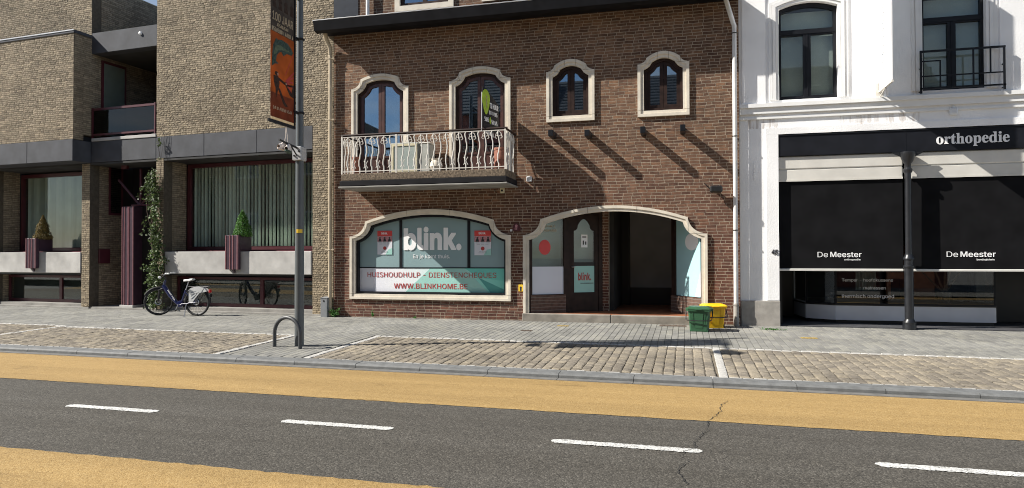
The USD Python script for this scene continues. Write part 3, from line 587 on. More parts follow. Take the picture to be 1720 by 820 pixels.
def poster(x0, x1, z0, z1, label):
    t = thing('window_poster', label, 'poster', ((x0 + x1) / 2, D + .141, z0), group='posters in the arched display window'); o = np.array(((x0 + x1) / 2, 0, z0)); OFF[str(t.GetPath())] = o; w = x1 - x0; h = z1 - z0
    part(t, 'sheet', MB().box(x0, x1, -.004, .004, z0, z1), 'film_white'); part(t, 'header', MB().box(x0, x1, -.0055, -.0042, z0 + h * .78, z1), 'red_print')
    part(t, 'photo_strip', MB().box(x0, x1, -.0055, -.0042, z0 + h * .54, z0 + h * .775), 'pink_print'); part(t, 'corner_print', MB().prism(Polygon([(x0 + w * .55, z0), (x1, z0), (x1, z0 + h * .27), (x0 + w * .75, z0 + h * .22)]), -.0055, -.0042), 'print_mint')
    b = MB()
    for k in range(3):
        c = x0 + w * (.18 + .32 * k); b.prism(unary_union([Point(c, z0 + h * .70).buffer(w * .055), Polygon([(c - w * .11, z0 + h * .545), (c + w * .11, z0 + h * .545), (c + w * .06, z0 + h * .66), (c - w * .06, z0 + h * .66)])]), -.007, -.0057)
    part(t, 'figures', b, 'black_print'); part(t, 'badge', MB().prism(Point(x0 + w * .5, z0 + h * .27).buffer(w * .11), -.0055, -.0042), 'letter_red')
    part(t, 'lettering', MB().prism(fit(text('blink.', .1, 700), x0 + w * .27, x0 + w * .7, z0 + h * .85, z0 + h * .95), -.0075, -.0057), 'white_print')
    b = MB()
    for zf, wf in ((.49, .84), (.435, .7), (.13, .45), (.085, .5)):
        for q in range(14):
            xq = x0 + w * (.5 - wf / 2) + w * wf * q / 14
            if q not in (4, 9): b.box(xq, xq + w * wf / 20, -.0055, -.0042, z0 + h * zf, z0 + h * (zf + .022))
    part(t, 'small_print', b, 'grey_print'); return t
poster(-7.335, -6.945, 1.50, 2.08, 'red and white poster in the pane beside the first letter of the big white word')
poster(-4.845, -4.435, 1.48, 2.06, 'red and white poster in the pane after the full stop of the big white word')
room(dwin, -7.95, -3.95, .33, 1.5, .4, 2.6)

# ---- the porch
inner = stones(brown, sh['EN'], .125, EN['zs'], EN['zn'], EN['rx'], sill=False)
st = thing_step = part(brown, 'step', MB().bevel(-3.63, -1.62, -.125, .02, -.12, .155, .015).bevel(-1.612, .10, -.122, .02, -.12, .152, .015), 'step_stone')
b = MB()
floor = part(brown, 'porch_floor', MB().box(-3.62, .45, .021, 3.6, -.1, .146), 'terracotta_tile')
A, B, C = np.array((-3.49, .10)), np.array((-2.74, .545)), np.array((-1.98, 1.01)); dirp = (C - A) / np.linalg.norm(C - A); nrm = np.array((-dirp[1], dirp[0]))
def onp(o2, d2):
    n2 = np.array((-d2[1], d2[0])); return lambda v: np.stack([o2[0] + v[:, 0] * d2[0] + v[:, 1] * n2[0], o2[1] + v[:, 0] * d2[1] + v[:, 1] * n2[1], v[:, 2]], 1)
fa = onp(A, dirp); l1 = np.linalg.norm(B - A); l2 = np.linalg.norm(C - A)
pr_ = part(brown, 'porch_window', MB().prism(sbox(-.06, .14, l1, 2.7).difference(sbox(.04, .57, l1 - .05, 2.62)), -.04, .04, fa), 'dark_wood')
part(pr_, 'brick_apron', MB().prism(sbox(.0, .14, l1 - .01, .555), -.06, -.0405, fa), 'dark_brick')
for z in np.arange(.20, .55, .075): part(pr_, 'brick_joint', MB().prism(sbox(.0, z, l1 - .01, z + .008), -.0625, -.0605, fa), 'step_stone')
part(pr_, 'pane', MB().prism(sbox(.04, .57, l1 - .05, 2.62), -.004, .004, fa), 'window_glass')
part(pr_, 'white_film', MB().prism(sbox(.04, .57, l1 - .05, 1.21), -.0078, -.0048, fa), 'film_white')
part(pr_, 'grey_curtain', MB().prism(sbox(.0, 1.0, l1, 2.7), .30, .31, fa), 'film_grey')
part(pr_, 'red_sticker', MB().prism(affinity.scale(Point(.36, 1.66).buffer(.175), .82, 1), -.0078, -.0048, fa), 'red_print')
part(pr_, 'small_print', MB().prism(scribble(.28, .62, 2.13, .045, 10, 1).union(scribble(.25, .66, 2.03, .045, 13, 2)), -.0075, -.0045, fa), 'cream_print')
dr_ = part(brown, 'front_door', MB().prism(sbox(l1, .14, l2 + .04, 2.7).difference(sbox(l1 + .1, .16, l2 - .06, 2.45)), -.04, .06, fa), 'dark_wood')
dg = shoulder(l1 + .21, l2 - .16, .60, 2.05, 2.17, 2.33, .10); leaf = sbox(l1 + .105, .165, l2 - .065, 2.445)
part(dr_, 'door_leaf', MB().prism(leaf.difference(dg), -.02, .03, fa), 'dark_wood')
part(dr_, 'pane', MB().prism(dg, .0, .006, fa), 'window_glass')
part(dr_, 'film', MB().prism(dg.intersection(sbox(l1, .5, l2, 1.22)), -.0045, -.001, fa), 'print_mint'); part(dr_, 'rail', MB().prism(dg.intersection(sbox(l1, 1.225, l2, 1.31)), -.012, -.001, fa), 'door_black')
part(dr_, 'grey_curtain', MB().prism(sbox(l1 + .15, 1.3, l2 - .1, 2.4), .22, .23, fa), 'film_grey')
part(dr_, 'lettering', MB().prism(fit(text('blink.', .1, 700, stroke=1), l1 + .32, l2 - .24, .88, 1.07), -.0085, -.0055, fa), 'letter_red')
pb = MB()
for q in range(12): pb.prism(sbox(l1 + .38 + q * .028, .80, l1 + .398 + q * .028, .822), -.0085, -.0055, fa)
part(dr_, 'small_print', pb, 'black_print')
part(dr_, 'notice', MB().prism(sbox(l1 + .40, 1.66, l1 + .56, 1.96), -.007, -.002, fa), 'white_print'); part(dr_, 'notice_print', MB().prism(sbox(l1 + .425, 1.89, l1 + .53, 1.92).union(sbox(l1 + .44, 1.72, l1 + .47, 1.82)).union(sbox(l1 + .50, 1.72, l1 + .53, 1.80)), -.0085, -.0071, fa), 'black_print')
part(dr_, 'handle', MB().tube(fa(np.array([(l1 + .15, -.02, 1.2), (l1 + .15, -.07, 1.2), (l1 + .22, -.075, 1.2)])), .012, 6), 'steel')
pier = part(brown, 'porch_pier', MB().box(C[0], C[0] + .2, C[1] + .0, C[1] + .4, .14, 2.75), 'brown_mortar')
place_bricks(pier, 'brown_brick', [lay_bricks(sbox(C[0], .14, C[0] + .2, 2.75), 8, lambda s, z, o: np.stack([s, C[1] - o * np.ones_like(s), z], 1))], lambda p: p + (0, D, 0), 40)
E2 = np.array((.36, .10)); F2 = np.array((-.24, .98)); d3 = (E2 - F2) / np.linalg.norm(E2 - F2); fb = onp(F2, d3); l3 = np.linalg.norm(E2 - F2)
rw_ = part(brown, 'porch_window', MB().prism(sbox(-.1, .14, l3 + .06, 2.7).difference(sbox(.06, .55, l3 - .04, 2.62)), -.04, .04, fb), 'dark_wood')
part(rw_, 'blue_film', MB().prism(sbox(.06, .55, l3 - .04, 2.62), -.0085, -.0045, fb), 'film_blue'); part(rw_, 'pane', MB().prism(sbox(.06, .55, l3 - .04, 2.62), -.004, .0, fb), 'window_glass')
part(rw_, 'brick_apron', MB().prism(sbox(-.1, .14, l3 + .04, .54), -.06, -.0405, fb), 'dark_brick')
for z in np.arange(.20, .52, .075): part(rw_, 'brick_joint', MB().prism(sbox(-.1, z, l3 + .04, z + .008), -.0625, -.0605, fb), 'step_stone')
part(rw_, 'white_sticker', MB().prism(affinity.scale(Point(.66, 1.77).buffer(.19), 1.3, 1), -.0125, -.0095, fb), 'white_print')
part(rw_, 'white_stroke', MB().prism(Polygon([(.78, .56), (l3 - .045, .56), (l3 - .045, 1.3), (.95, 1.0)]), -.0125, -.0095, fb), 'film_white')
pas = MB().box(C[0] + .2, C[0] + .3, C[1] + .2, 3.5, .14, 2.75), MB().box(F2[0] - .02, F2[0] + .08, F2[1], 3.5, .14, 2.75)
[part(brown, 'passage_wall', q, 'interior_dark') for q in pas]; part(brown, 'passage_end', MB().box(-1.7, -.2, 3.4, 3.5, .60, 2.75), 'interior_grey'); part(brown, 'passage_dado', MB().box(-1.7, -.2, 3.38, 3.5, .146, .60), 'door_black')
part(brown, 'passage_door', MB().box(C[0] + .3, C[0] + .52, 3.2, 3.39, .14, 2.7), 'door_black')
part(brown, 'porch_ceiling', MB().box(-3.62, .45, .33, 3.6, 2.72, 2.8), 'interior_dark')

# ---- the balcony
YB = -.947; BX0, BX1 = -7.777, -3.771
bal = part(brown, 'balcony', MB().bevel(BX0 + .03, BX1 - .03, YB + .03, 0.02, 3.205, 3.372, .012), 'mossy_slab', label='weathered balcony slab with dark fascia')
part(bal, 'fascia', MB().bevel(BX0, BX1, YB, .0, 3.085, 3.203, .008), 'eave_paint'); part(bal, 'moulding', MB().bevel(BX0 - .02, BX1 + .02, YB - .035, .0, 3.035, 3.072, .010), 'plinth_concrete')
HZ = 4.262; ry = YB + .05; rx0, rx1 = BX0 + .04, BX1 - .04
part(bal, 'handrail', MB().tube([(rx0 - .0, 0, HZ), (rx0, ry, HZ)], .024, 8).tube([(rx0 - .02, ry, HZ), (rx1 + .05, ry, HZ)], .027, 8).tube([(rx1, 0, HZ), (rx1, ry, HZ)], .024, 8), 'dark_wood', smooth=40)
part(bal, 'top_rail', MB().box(rx0, rx1, ry - .012, ry + .012, HZ - .05, HZ - .032).box(rx0, rx1, ry - .014, ry + .014, 3.41, 3.43), 'white_metal')
def baluster(px, py, ux, uy, kind):
    z = np.linspace(3.375, HZ - .04, 15); s = (z - 3.375) / (HZ - .415 - 3.0); w = .022 * np.sin((z - 3.75) * 2 * PI / .62) * (np.abs(z - 3.86) < .33)
    b = MB().tube(np.stack([px + ux * w, py + uy * w, z], 1), .0135, 6)
    if kind == 1:
        for sg in (-1, 1):
            th = np.linspace(0, 1.6 * PI, 13); r = .042 * (1 - .35 * th / th[-1]); a = np.stack([.045 + r * -np.cos(th), -.0 + r * np.sin(th)], 1)
            b.tube(np.stack([px + sg * ux * (a[:, 0]), py + sg * uy * a[:, 0], HZ - .19 + a[:, 1] * 1.0], 1), .007, 5)
            b.tube([(px + sg * ux * .085, py + sg * uy * .085, HZ - .20), (px + sg * ux * .05, py + sg * uy * .05, HZ - .10), (px, py, HZ - .06)], .0085, 5)
    else:
        for sg in (-1, 1):
            b.tube([(px + sg * ux * .05, py + sg * uy * .05, 3.66), (px + sg * ux * .022, py + sg * uy * .022, 3.62), (px, py, 3.575), (px + sg * ux * .022, py + sg * uy * .022, 3.53), (px + sg * ux * .05, py + sg * uy * .05, 3.49)], .0085, 5)
    return b
NB = 27
for k in range(NB):
    x = rx0 + (rx1 - rx0) * k / (NB - 1)
    if k in (0, NB - 1, 9): part(bal, 'railing_post', MB().box(x - .018, x + .018, ry - .018, ry + .018, 3.36, HZ - .02), 'white_metal')
    else: part(bal, 'baluster', baluster(x, ry, 1, 0, k % 2), 'white_metal')
for x in (rx0, rx1):
    for k in range(1, 6): part(bal, 'baluster', baluster(x, ry * (1 - k / 6.2), 0, 1, k % 2), 'white_metal')
part(bal, 'spout', MB().tube([(BX0 + .02, -.25, 3.36), (BX0 - .06, -.26, 3.37), (BX0 - .13, -.25, 3.33), (BX0 - .13, -.22, 3.2)], .02, 6), 'white_metal')

def pot(x, y, z, r, h, label, m='terracotta', prof=None):
    prof = prof or [(0, 0), (r * .7, 0), (r * .78, h * .1), (r * .95, h * .55), (r * .85, h * .85), (r, h * .9), (r, h), (r * .85, h), (r * .8, h * .85), (0, h * .84)]
    return solo('terracotta_pot' if m == 'terracotta' else 'garden_urn', MB().lathe(prof, n=20), m, label, 'pot', (x, D + y, z), smooth=35, group='pots on the balcony')
pot(-7.52, -.62, 3.374, .10, .42, 'slim terracotta pot at the downpipe end of the balcony')
pot(-4.02, -.45, 3.374, .17, .52, 'large terracotta pot behind the railing under the rental board', prof=[(0, 0), (.14, 0), (.16, .04), (.165, .2), (.15, .24), (.15, .27), (.165, .31), (.16, .46), (.17, .47), (.17, .52), (.14, .52), (.13, .4), (0, .4)])
pot(-5.60, -.40, 3.374, .15, .34, 'round pale urn on the balcony beside the white cabinet', 'cut_stone', [(0, 0), (.09, 0), (.08, .04), (.15, .16), (.13, .26), (.10, .3), (.12, .34), (.09, .34), (.08, .28), (0, .27)])
t = thing('balcony_cabinet', 'white framed cabinet on the balcony between the two tall windows', 'cabinet', (-6.35, D - .3, 3.374), off=(-6.35, 0, 0))
part(t, 'carcass', MB().bevel(-6.70, -6.02, -.18, .22, .03, .74, .01), 'dull_white'); b = MB(); b.prism(sbox(-6.68, .06, -6.04, .71).difference(sbox(-6.63, .11, -6.09, .66)), -.2, -.18)
part(t, 'door_frame', b, 'cream_plastic'); part(t, 'front_panel', MB().box(-6.63, -6.09, -.188, -.181, .11, .66), 'film_grey')
t = thing('storage_box', 'plain white upright box on the balcony beside the framed cabinet', 'box', (-5.87, D - .3, 3.374), off=(-5.87, 0, 0))
part(t, 'body', MB().bevel(-6.0, -5.74, -.16, .2, 0, .70, .015), 'dull_white'); part(t, 'lid', MB().bevel(-6.01, -5.73, -.17, .21, .702, .735, .01), 'white_metal')
# rental board, V-shaped, standing out over the rail
a11 = math.radians(11); ux, uy = math.sin(a11), math.cos(a11)
rb = thing('rental_sign', 'black rental board with green pear mark standing out over the balcony rail', 'sign', (-4.32, D + YB + .0, HZ), rz=90 - 11)
b = MB(); L_ = .80; bd = Polygon([(0, .05), (.05, .04), (L_, -.02), (L_, .66), (.42, .82), (.0, .93)])
part(rb, 'board', MB().prism(bd, -.006, .006), 'sign_black'); part(rb, 'back_board', MB().prism(Polygon([(.02, -.05), (.62, -.10), (.62, .6), (.02, .82)]), .03, .04), 'white_plastic')
pear = Polygon([(.06 + .10 * math.sin(q) * (1 if math.cos(q) > -.2 else 1 + .25 * math.cos(q)), .72 - (.19 if math.cos(q) > 0 else .34) * -math.cos(q)) for q in np.linspace(0, 2 * PI, 40)[:-1]]); pear = affinity.scale(pear, 1.9, 1.05, origin=(.1, .7)); pear = affinity.translate(pear, .14, -.02)
part(rb, 'pear_mark', MB().prism(pear, -.0095, -.0065), 'green_print'); part(rb, 'pear_stroke', MB().prism(Point(.19, .74).buffer(.03).union(sbox(.172, .50, .208, .69)), -.012, -.0096), 'cream_print')
part(rb, 'lettering', MB().prism(fit(text('TE HUUR', .1, 800), .34, .77, .52, .64), -.0095, -.0065), 'white_print')
part(rb, 'lettering', MB().prism(scribble(.33, .74, .38, .08, 8, 3), -.0095, -.0065), 'white_print')
part(rb, 'lettering', MB().prism(scribble(.10, .31, .20, .085, 4, 4).union(scribble(.44, .74, .18, .085, 6, 5)), -.0095, -.0065), 'white_print'); part(rb, 'leaf_mark', MB().prism(affinity.scale(Point(.375, .24).buffer(.08), .45, 1), -.0095, -.0065), 'green_print')

# ------------------------------------------------------------------ the white shop building (x = world X, y = depth behind its front, z up)
YW = D + .07
white = thing('white_shop_building', 'white rendered shop building with black sign fascia and dark roller blinds', 'building', (3.9, YW, 0), off=(3.9, 0, 0))
WX0, WX1 = 1.125, 8.5
SHOP = sbox(1.905, -.4, 8.45, 4.02)
def archtop(x0, x1, z0, zs, za): return Polygon([(x0, z0)] + [(x0 + (x1 - x0) * u, zs + (za - zs) * (1 - (2 * u - 1) ** 2)) for u in np.linspace(0, 1, 15)] + [(x1, z0)])
o1 = archtop(1.93, 3.08, 4.75, 6.68, 6.80); o2 = archtop(4.65, 5.78, 4.78, 6.72, 6.84); o3 = archtop(7.3, 8.4, 4.75, 6.7, 6.82)
wall = sbox(WX0, -.3, WX1, 9.5).difference(unary_union([SHOP, o1, o2, o3]))
part(white, 'wall', MB().prism(wall, 0, .3), 'white_wall')
part(white, 'back_wall', MB().box(WX0, WX1, 7, 7.2, -.3, 9.5).box(WX0, WX0 + .05, .31, 7, -.3, 9.5).box(WX1 - .05, WX1, .31, 7, -.3, 9.5).box(WX0, WX1, .31, 7.2, 9.45, 9.6), 'interior_dark')
part(white, 'eave', MB().prism(sbox(WX0, 8.75, WX1, 9.3), -.55, -.001).prism(sbox(WX0, 8.5, WX1, 8.749), -.25, -.001), 'white_trim')
# pilaster, panels, cornices
pl_ = part(white, 'pilaster', MB().prism(sbox(1.66, .515, 1.904, 4.02).union(sbox(1.66, 4.021, 8.5, 4.16)), -.035, -.001), 'white_wall')
part(white, 'plinth', MB().bevel(1.135, 1.915, -.06, .02, -.2, .505, .008), 'grey_stone')
b = MB(); b.prism(sbox(WX0, 4.60, WX1, 4.68), -.10, -.001); b.prism(sbox(WX0, 4.47, WX1, 4.599), -.06, -.001); b.prism(sbox(WX0, 4.36, WX1, 4.40), -.035, -.001); part(white, 'cornice', b, 'white_trim')
for k, o in enumerate((o1, o2, o3)):
    x0, z0, x1, z1 = o.bounds
    f = part(white, 'window', MB().prism(o.difference(unary_union([archtop(x0 + .06, x1 - .06, z0 + .07, z1 - .20, z1 - .09).intersection(sbox(x0, z0 + 1.50, x1, z1)), sbox(x0 + .06, z0 + .09, (x0 + x1) / 2 - .075, z0 + 1.37), sbox((x0 + x1) / 2 + .075, z0 + .09, x1 - .06, z0 + 1.37)])), .10, .18), 'black_frame')
    part(f, 'transom', MB().box(x0 + .01, x1 - .01, .085, .099, z0 + 1.40, z0 + 1.46).box((x0 + x1) / 2 - .012, (x0 + x1) / 2 + .012, .088, .099, z0 + .08, z0 + 1.38), 'black_frame')
    part(f, 'pane', MB().prism(o.buffer(-.05), .138, .143), 'window_glass')
    part(f, 'blind', MB().box(x0, x1, .24, .245, z0, z0 + 1.9), 'interior_white')
    room(f, x0 - .1, x1 + .1, .31, 1.5, z0, z1)
    for d_, y_, e_ in ((.0, -.025, .055), (.062, -.045, .065), (.135, -.03, .06)):
        outer = o.buffer(d_ + e_, join_style=2).difference(o.buffer(d_, join_style=2)).intersection(sbox(x0 - 1, z0 + .0, x1 + 1, 9)); part(f, 'surround', MB().prism(outer, y_, -.0005), 'white_trim')
for x0, x1 in ((1.19, 1.66), (3.36, 4.02), (6.02, 7.02)): part(white, 'wall_panel', MB().prism(sbox(x0, 4.681, x1, 8.4), -.028, -.001), 'white_wall')
# fascia sign, blinds, column
sg = part(white, 'fascia_sign', MB().bevel(1.908, 8.45, -.02, .10, 3.555, 4.018, .006), 'sign_black')
try: og = text('\U0001D428\U0001D42B\U0001D42D\U0001D421\U0001D428\U0001D429\U0001D41E\U0001D41D\U0001D422\U0001D41E', .2, font=SERIF, stroke=1)
except Exception: og = text('orthopedie', .2, 800)
part(sg, 'lettering', MB().prism(fit(og, 4.88, 6.16, 3.625, 3.90), -.026, -.0205), 'white_print')
part(sg, 'joint', MB().box(4.33, 4.337, -.0225, -.0202, 3.56, 4.01).box(1.91, 8.45, -.035, -.0205, 3.985, 4.005), 'black_frame')
for k, (x0, x1) in enumerate(((1.915, 4.285), (4.40, 8.44))):
    bx = part(white, 'blind_box', MB().bevel(x0, x1, .02, .16, 3.28, 3.55, .02).bevel(x0, x1, .03, .16, 3.03, 3.279, .02).box(x0, x1, .025, .04, 3.02, 3.06), 'blind_box')
    bl = part(white, 'roller_blind', MB().box(x0, x1, .06, .064, 1.18, 3.03), 'blind_fabric')
    part(bl, 'bottom_bar', MB().bevel(x0, x1, .045, .08, 1.135, 1.185, .008), 'pale_bar')
    tx = (2.67, 3.51) if k == 0 else (5.07, 5.93); word = 'orthopedie' if k == 0 else 'bandagisterie'
    part(bl, 'lettering', MB().prism(fit(text('De', .1, 330), tx[0], tx[0] + .20, 1.425, 1.535).union(fit(text('Meester', .1, 520), tx[0] + .245, tx[1], 1.425, 1.535)), .0535, .0595), 'white_print')
    part(bl, 'lettering', MB().prism(fit(text(word, .1, 400), tx[1] - .33, tx[1] - .02, 1.35, 1.395), .0535, .0595), 'white_print')
cy = -.02 - .09; cx = 4.335
col = part(white, 'iron_column', MB().lathe([(.125, -.03), (.125, .05), (.115, .07), (.12, .12), (.09, .17), (.082, .2), (.082, 1.2), (.10, 1.22), (.10, 1.25), (.08, 1.27), (.08, 1.36), (.10, 1.38), (.10, 1.41), (.075, 1.45), (.062, 1.5), (.056, 3.1), (.085, 3.15), (.085, 3.19), (.06, 3.22), (.06, 3.3), (.10, 3.36), (.14, 3.48), (.14, 3.54), (0, 3.54)], (cx, cy, 0), 22), 'cast_iron', smooth=35)
part(col, 'bracket', MB().hull([(cx - .28, cy - .01, 3.54), (cx + .28, cy - .01, 3.54), (cx - .28, cy + .02, 3.54), (cx + .28, cy + .02, 3.54), (cx - .08, cy - .01, 3.42), (cx + .08, cy + .02, 3.42), (cx + .08, cy - .01, 3.42), (cx - .08, cy + .02, 3.42), (cx - .28, cy, 3.52), (cx + .28, cy, 3.52)]), 'cast_iron')
# recessed shop front
part(white, 'shop_floor', MB().box(1.92, 8.4, .0, 5, -.1, -.008), 'dark_floor'); part(white, 'shop_ceiling', MB().box(1.92, 8.4, .31, 5, 3.6, 3.7), 'interior_dark')
sy = .78; P4 = [(2.50, 2.2), (2.60, 1.15), (3.15, sy), (6.20, sy), (6.24, 2.2)]
pl = MB(); rec = Polygon(P4); pl.prism_h(rec, .06, .375); sf = part(white, 'shop_front', pl, 'shop_white')
part(sf, 'base', MB().prism_h(rec.buffer(-.03), -.009, .0595), 'door_black'); part(sf, 'window_board', MB().prism_h(rec.buffer(.012), .3752, .40), 'door_black')
for k, (p, q) in enumerate(zip(P4[:-1], P4[1:])):
    p, q = np.array(p), np.array(q); d = (q - p) / np.linalg.norm(q - p); n = np.array((d[1], -d[0])); w = np.linalg.norm(q - p)
    fn = lambda v, p=p, d=d, n=n: np.stack([p[0] + v[:, 0] * d[0] - v[:, 1] * n[0], p[1] + v[:, 0] * d[1] - v[:, 1] * n[1], v[:, 2]], 1)
    part(sf, 'pane', MB().prism(sbox(.02, .402, w - .02, 3.4), .01, .015, fn), 'clear_glass'); part(sf, 'frame', MB().prism(sbox(0, .402, w, 3.4).difference(sbox(.025, .43, w - .025, 3.35)), .0, .03, fn), 'black_frame' if k else 'shop_white')
    if k == 2:
        for wd, a, b_, z in (('Tempur - hoofdkussens', .13, 1.13, .90), ('- matrassen', .48, .99, .73), ('thermisch ondergoed', .12, 1.15, .545)):
            part(sf, 'lettering', MB().prism(affinity.translate(fit(text(wd, .075, 350), a, b_), 0, z - .0), .005, .0098, fn), 'white_print')
[part(white, 'shop_side_wall', q, 'door_black') for q in (MB().box(1.91, 2.0, .31, 3, -.008, 3.6), MB().box(2.01, 2.55, 2.3, 2.4, -.008, 3.6), MB().box(6.24, 8.4, 1.9, 2.0, -.008, 3.6))]
part(white, 'interior_wall', MB().box(2.4, 6.4, 4.4, 4.5, -.008, 3.6), 'interior_dark')
part(white, 'display_floor', MB().box(2.7, 6.1, 1.3, 3.6, .3, .37), 'step_stone')
def inside(name, mb, m, label, cat): return solo(name, mb, m, label, cat, (0, YW, 0))
inside('display_curtain', MB().add(np.array([(3.95 + .035 * i, 2.6 + .03 * (i % 2), z) for z in (.62, 2.2) for i in range(14)]), [(i, i + 1, 15 + i, 14 + i) for i in range(13)]), 'film_grey', 'grey pleated curtain inside the shop window left of the iron column', 'curtain')
inside('display_cabinet', MB().bevel(5.05, 5.65, 2.6, 3.1, .40, 1.7, .02).bevel(4.62, 4.72, 2.6, 2.7, .4, 1.8, .01).box(4.72, 5.05, 2.62, 2.66, .9, 1.05), 'terracotta_tile', 'orange brown wooden cabinet inside the shop window', 'cabinet')
pt = thing('potted_plant', 'dark bare-branched plant in a pot inside the shop window', 'plant', (5.55, YW + 1.7, .37)); b = MB()
for a_, l_ in ((-.5, .9), (.45, 1.0), (.1, 1.1), (.9, .8), (-.9, .6)): b.tube([(0, 0, .25), (a_ * .25, .02, .25 + l_ * .4), (a_ * .6, .05, .25 + l_)], [.03, .022, .01], 5)
part(pt, 'pot', MB().lathe([(0, 0), (.12, 0), (.15, .28), (.12, .28), (0, .26)], n=14), 'black_plastic'); part(pt, 'branches', b, 'stem_brown')
for a_, b_, c_, d_ in ((4.44, 4.54, 4.70, 6.9), (3.93, 4.03, 4.70, 5.05), (1.3, 1.9, 4.16, 4.355), (3.1, 4.6, 4.16, 4.355)): part(white, 'stain', MB().add([(a_, -.0295 if c_ > 4.6 else -.0022, c_), (b_, -.0295 if c_ > 4.6 else -.0022, c_), (b_, -.0295 if c_ > 4.6 else -.0022, d_), (a_, -.0295 if c_ > 4.6 else -.0022, d_)], [(0, 1, 2, 3)]), 'stain')
nb = part(white, 'house_number', MB().prism(affinity.rotate(fit(text('45', .1, 700), 1.755, 1.875, 1.485, 1.59), -8), -.05, -.0355), 'black_print')
part(white, 'sensor_box', MB().bevel(5.11, 5.26, -.07, -.0005, 4.26, 4.40, .02).tube([(5.19, -.03, 4.40), (5.19, -.02, 4.50)], .012, 6), 'white_plastic')
part(white, 'wall_cable', MB().tube([(1.42, -.012, 3.05), (1.425, -.012, 3.45)], .009, 5).bevel(1.40, 1.44, -.025, -.001, 3.15, 3.22, .008), 'white_trim')
bs = part(white, 'blade_sign', MB().box(3.842, 3.868, -.92, -.06, 4.84, 8.2), 'white_print', label='tall white blade sign seen edge on'); mk = MB(); rng = np.random.default_rng(4)
for q in range(13):
    z = 7.0 - q * .155; y = -.36; mk.tube([(3.838, y - .12, z + .09), (3.838, y + rng.uniform(-.05, .05), z + .02), (3.838, y + .10, z + rng.uniform(.04, .10))], .006, 4)
part(bs, 'marks', mk, 'grey_print')
part(bs, 'bracket', MB().box(3.835, 3.875, -.94, 0, 4.79, 4.825).box(3.78, 3.93, -.03, -.001, 4.70, 4.98).tube([(3.855, -.05, 4.69), (3.855, -.45, 4.79)], .014, 6), 'white_metal')
jr = part(white, 'window_railing', MB().box(4.57, 6.07, -.14, -.11, 5.52, 5.56).box(4.57, 6.07, -.14, -.11, 4.78, 4.81).box(4.57, 4.605, -.14, -.11, 4.70, 5.52).box(6.03, 6.065, -.14, -.11, 4.70, 5.52), 'black_frame')
for q in (MB().box(4.606, 6.029, -.135, -.115, 5.03, 5.055), MB().box(4.92, 4.945, -.134, -.116, 4.811, 5.35), MB().box(4.606, 4.92, -.134, -.116, 5.33, 5.355), MB().box(5.50, 5.53, -.134, -.116, 4.811, 5.519), MB().box(5.80, 5.825, -.134, -.116, 5.056, 5.519)): part(jr, 'bar', q, 'black_frame')
part(jr, 'fixing', MB().box(4.58, 4.60, -.11, .0, 5.2, 5.22).box(6.04, 6.06, -.11, .0, 5.2, 5.22).box(4.58, 4.60, -.11, .0, 4.74, 4.76).box(6.04, 6.06, -.11, .0, 4.74, 4.76), 'black_frame')

# ------------------------------------------------------------------ the beige brick building (u along its front, v inward, z up; turned 4.5 degrees)
AL = math.radians(4.5); UA = np.array([math.cos(AL), -math.sin(AL), 0]); VA = np.array([math.sin(AL), math.cos(AL), 0]); P0 = np.array([-8.45, D, 0])
beige = thing('beige_brick_building', 'beige split brick building with dark concrete bands and large shop windows', 'building', P0, -4.5)
toW = lambda p: P0 + UA * p[0] + VA * p[1] + np.array([0, 0, p[2]])
UL = -13.4; RC = -5.63; LC = -8.03
walls = []; bl_ = []
mw = MB()
def fwall(poly, v, seed, dep=.3):
    mw.prism(poly, v, v + dep); bl_.append(lay_bricks(poly, seed, lambda s, z, o: np.stack([s, v - o * np.ones_like(s), z], 1), course=.0565, length=.192, proud=.008, rough=.0055, joint=.011))
def swall(u, v0, v1, z0, z1, seed, dep=.25):   # faces +u
    mw.box(u - dep, u - .0005, v0, v1, z0, z1); bl_.append(lay_bricks(sbox(v0, z0, v1, z1), seed, lambda s, z, o: np.stack([u + o * np.ones_like(s), s, z], 1), course=.0565, length=.192, proud=.008, rough=.0055, joint=.011))
fwall(sbox(RC, 4.745, 0, 9.6).union(sbox(-.60, .02, 0, 4.745)), 0, 101)
fwall(sbox(RC + .005, .03, -5.375, 4.14), 0, 102); swall(-5.375, .301, .80, .03, 4.14, 103)
fwall(sbox(UL, 4.735, LC, 7.70), -.55, 104); swall(LC, -.249, 3.2, 4.9, 7.70, 105)
bl_.append(lay_bricks(sbox(-.54, 4.735, -.25, 7.70), 106, lambda s, z, o: np.stack([LC + o * np.ones_like(s), s, z], 1), course=.0565, length=.192, proud=.008, rough=.0055, joint=.011))
fwall(sbox(UL, 7.80, LC, 9.42), 0.0, 107); swall(LC, .301, 3.3, 7.80, 9.42, 108)
fwall(sbox(-8.36, .03, LC - .03, 4.12), 0, 109); swall(LC - .03, .301, 1.08, .03, 4.12, 110)
fwall(sbox(-13.2, .03, -11.98, 4.12), 0, 111); swall(-11.98, .301, .8, .03, 4.12, 112)
bwall = part(beige, 'wall', mw, 'beige_mortar'); place_bricks(bwall, 'beige_brick', bl_, toW)
part(beige, 'back_wall', MB().box(UL, -.3, 7, 7.2, -.3, 9.6).box(-.35, -.302, .31, 7, -.3, 9.6).box(UL, UL + .1, .31, 7, -.3, 9.4).box(RC, -.3, .31, 7, 9.4, 9.6).box(RC, RC + .2, .31, 7, 4.8, 9.4), 'interior_dark')
for a_, b_ in zip((LC + .02, -5.64, -4.0, -2.3), (-5.64, -4.0, -2.3, -.605)): part(beige, 'concrete_band', MB().bevel(a_ + .003, b_ - .003, -.012, .9, 4.145, 4.735, .007), 'dark_concrete')
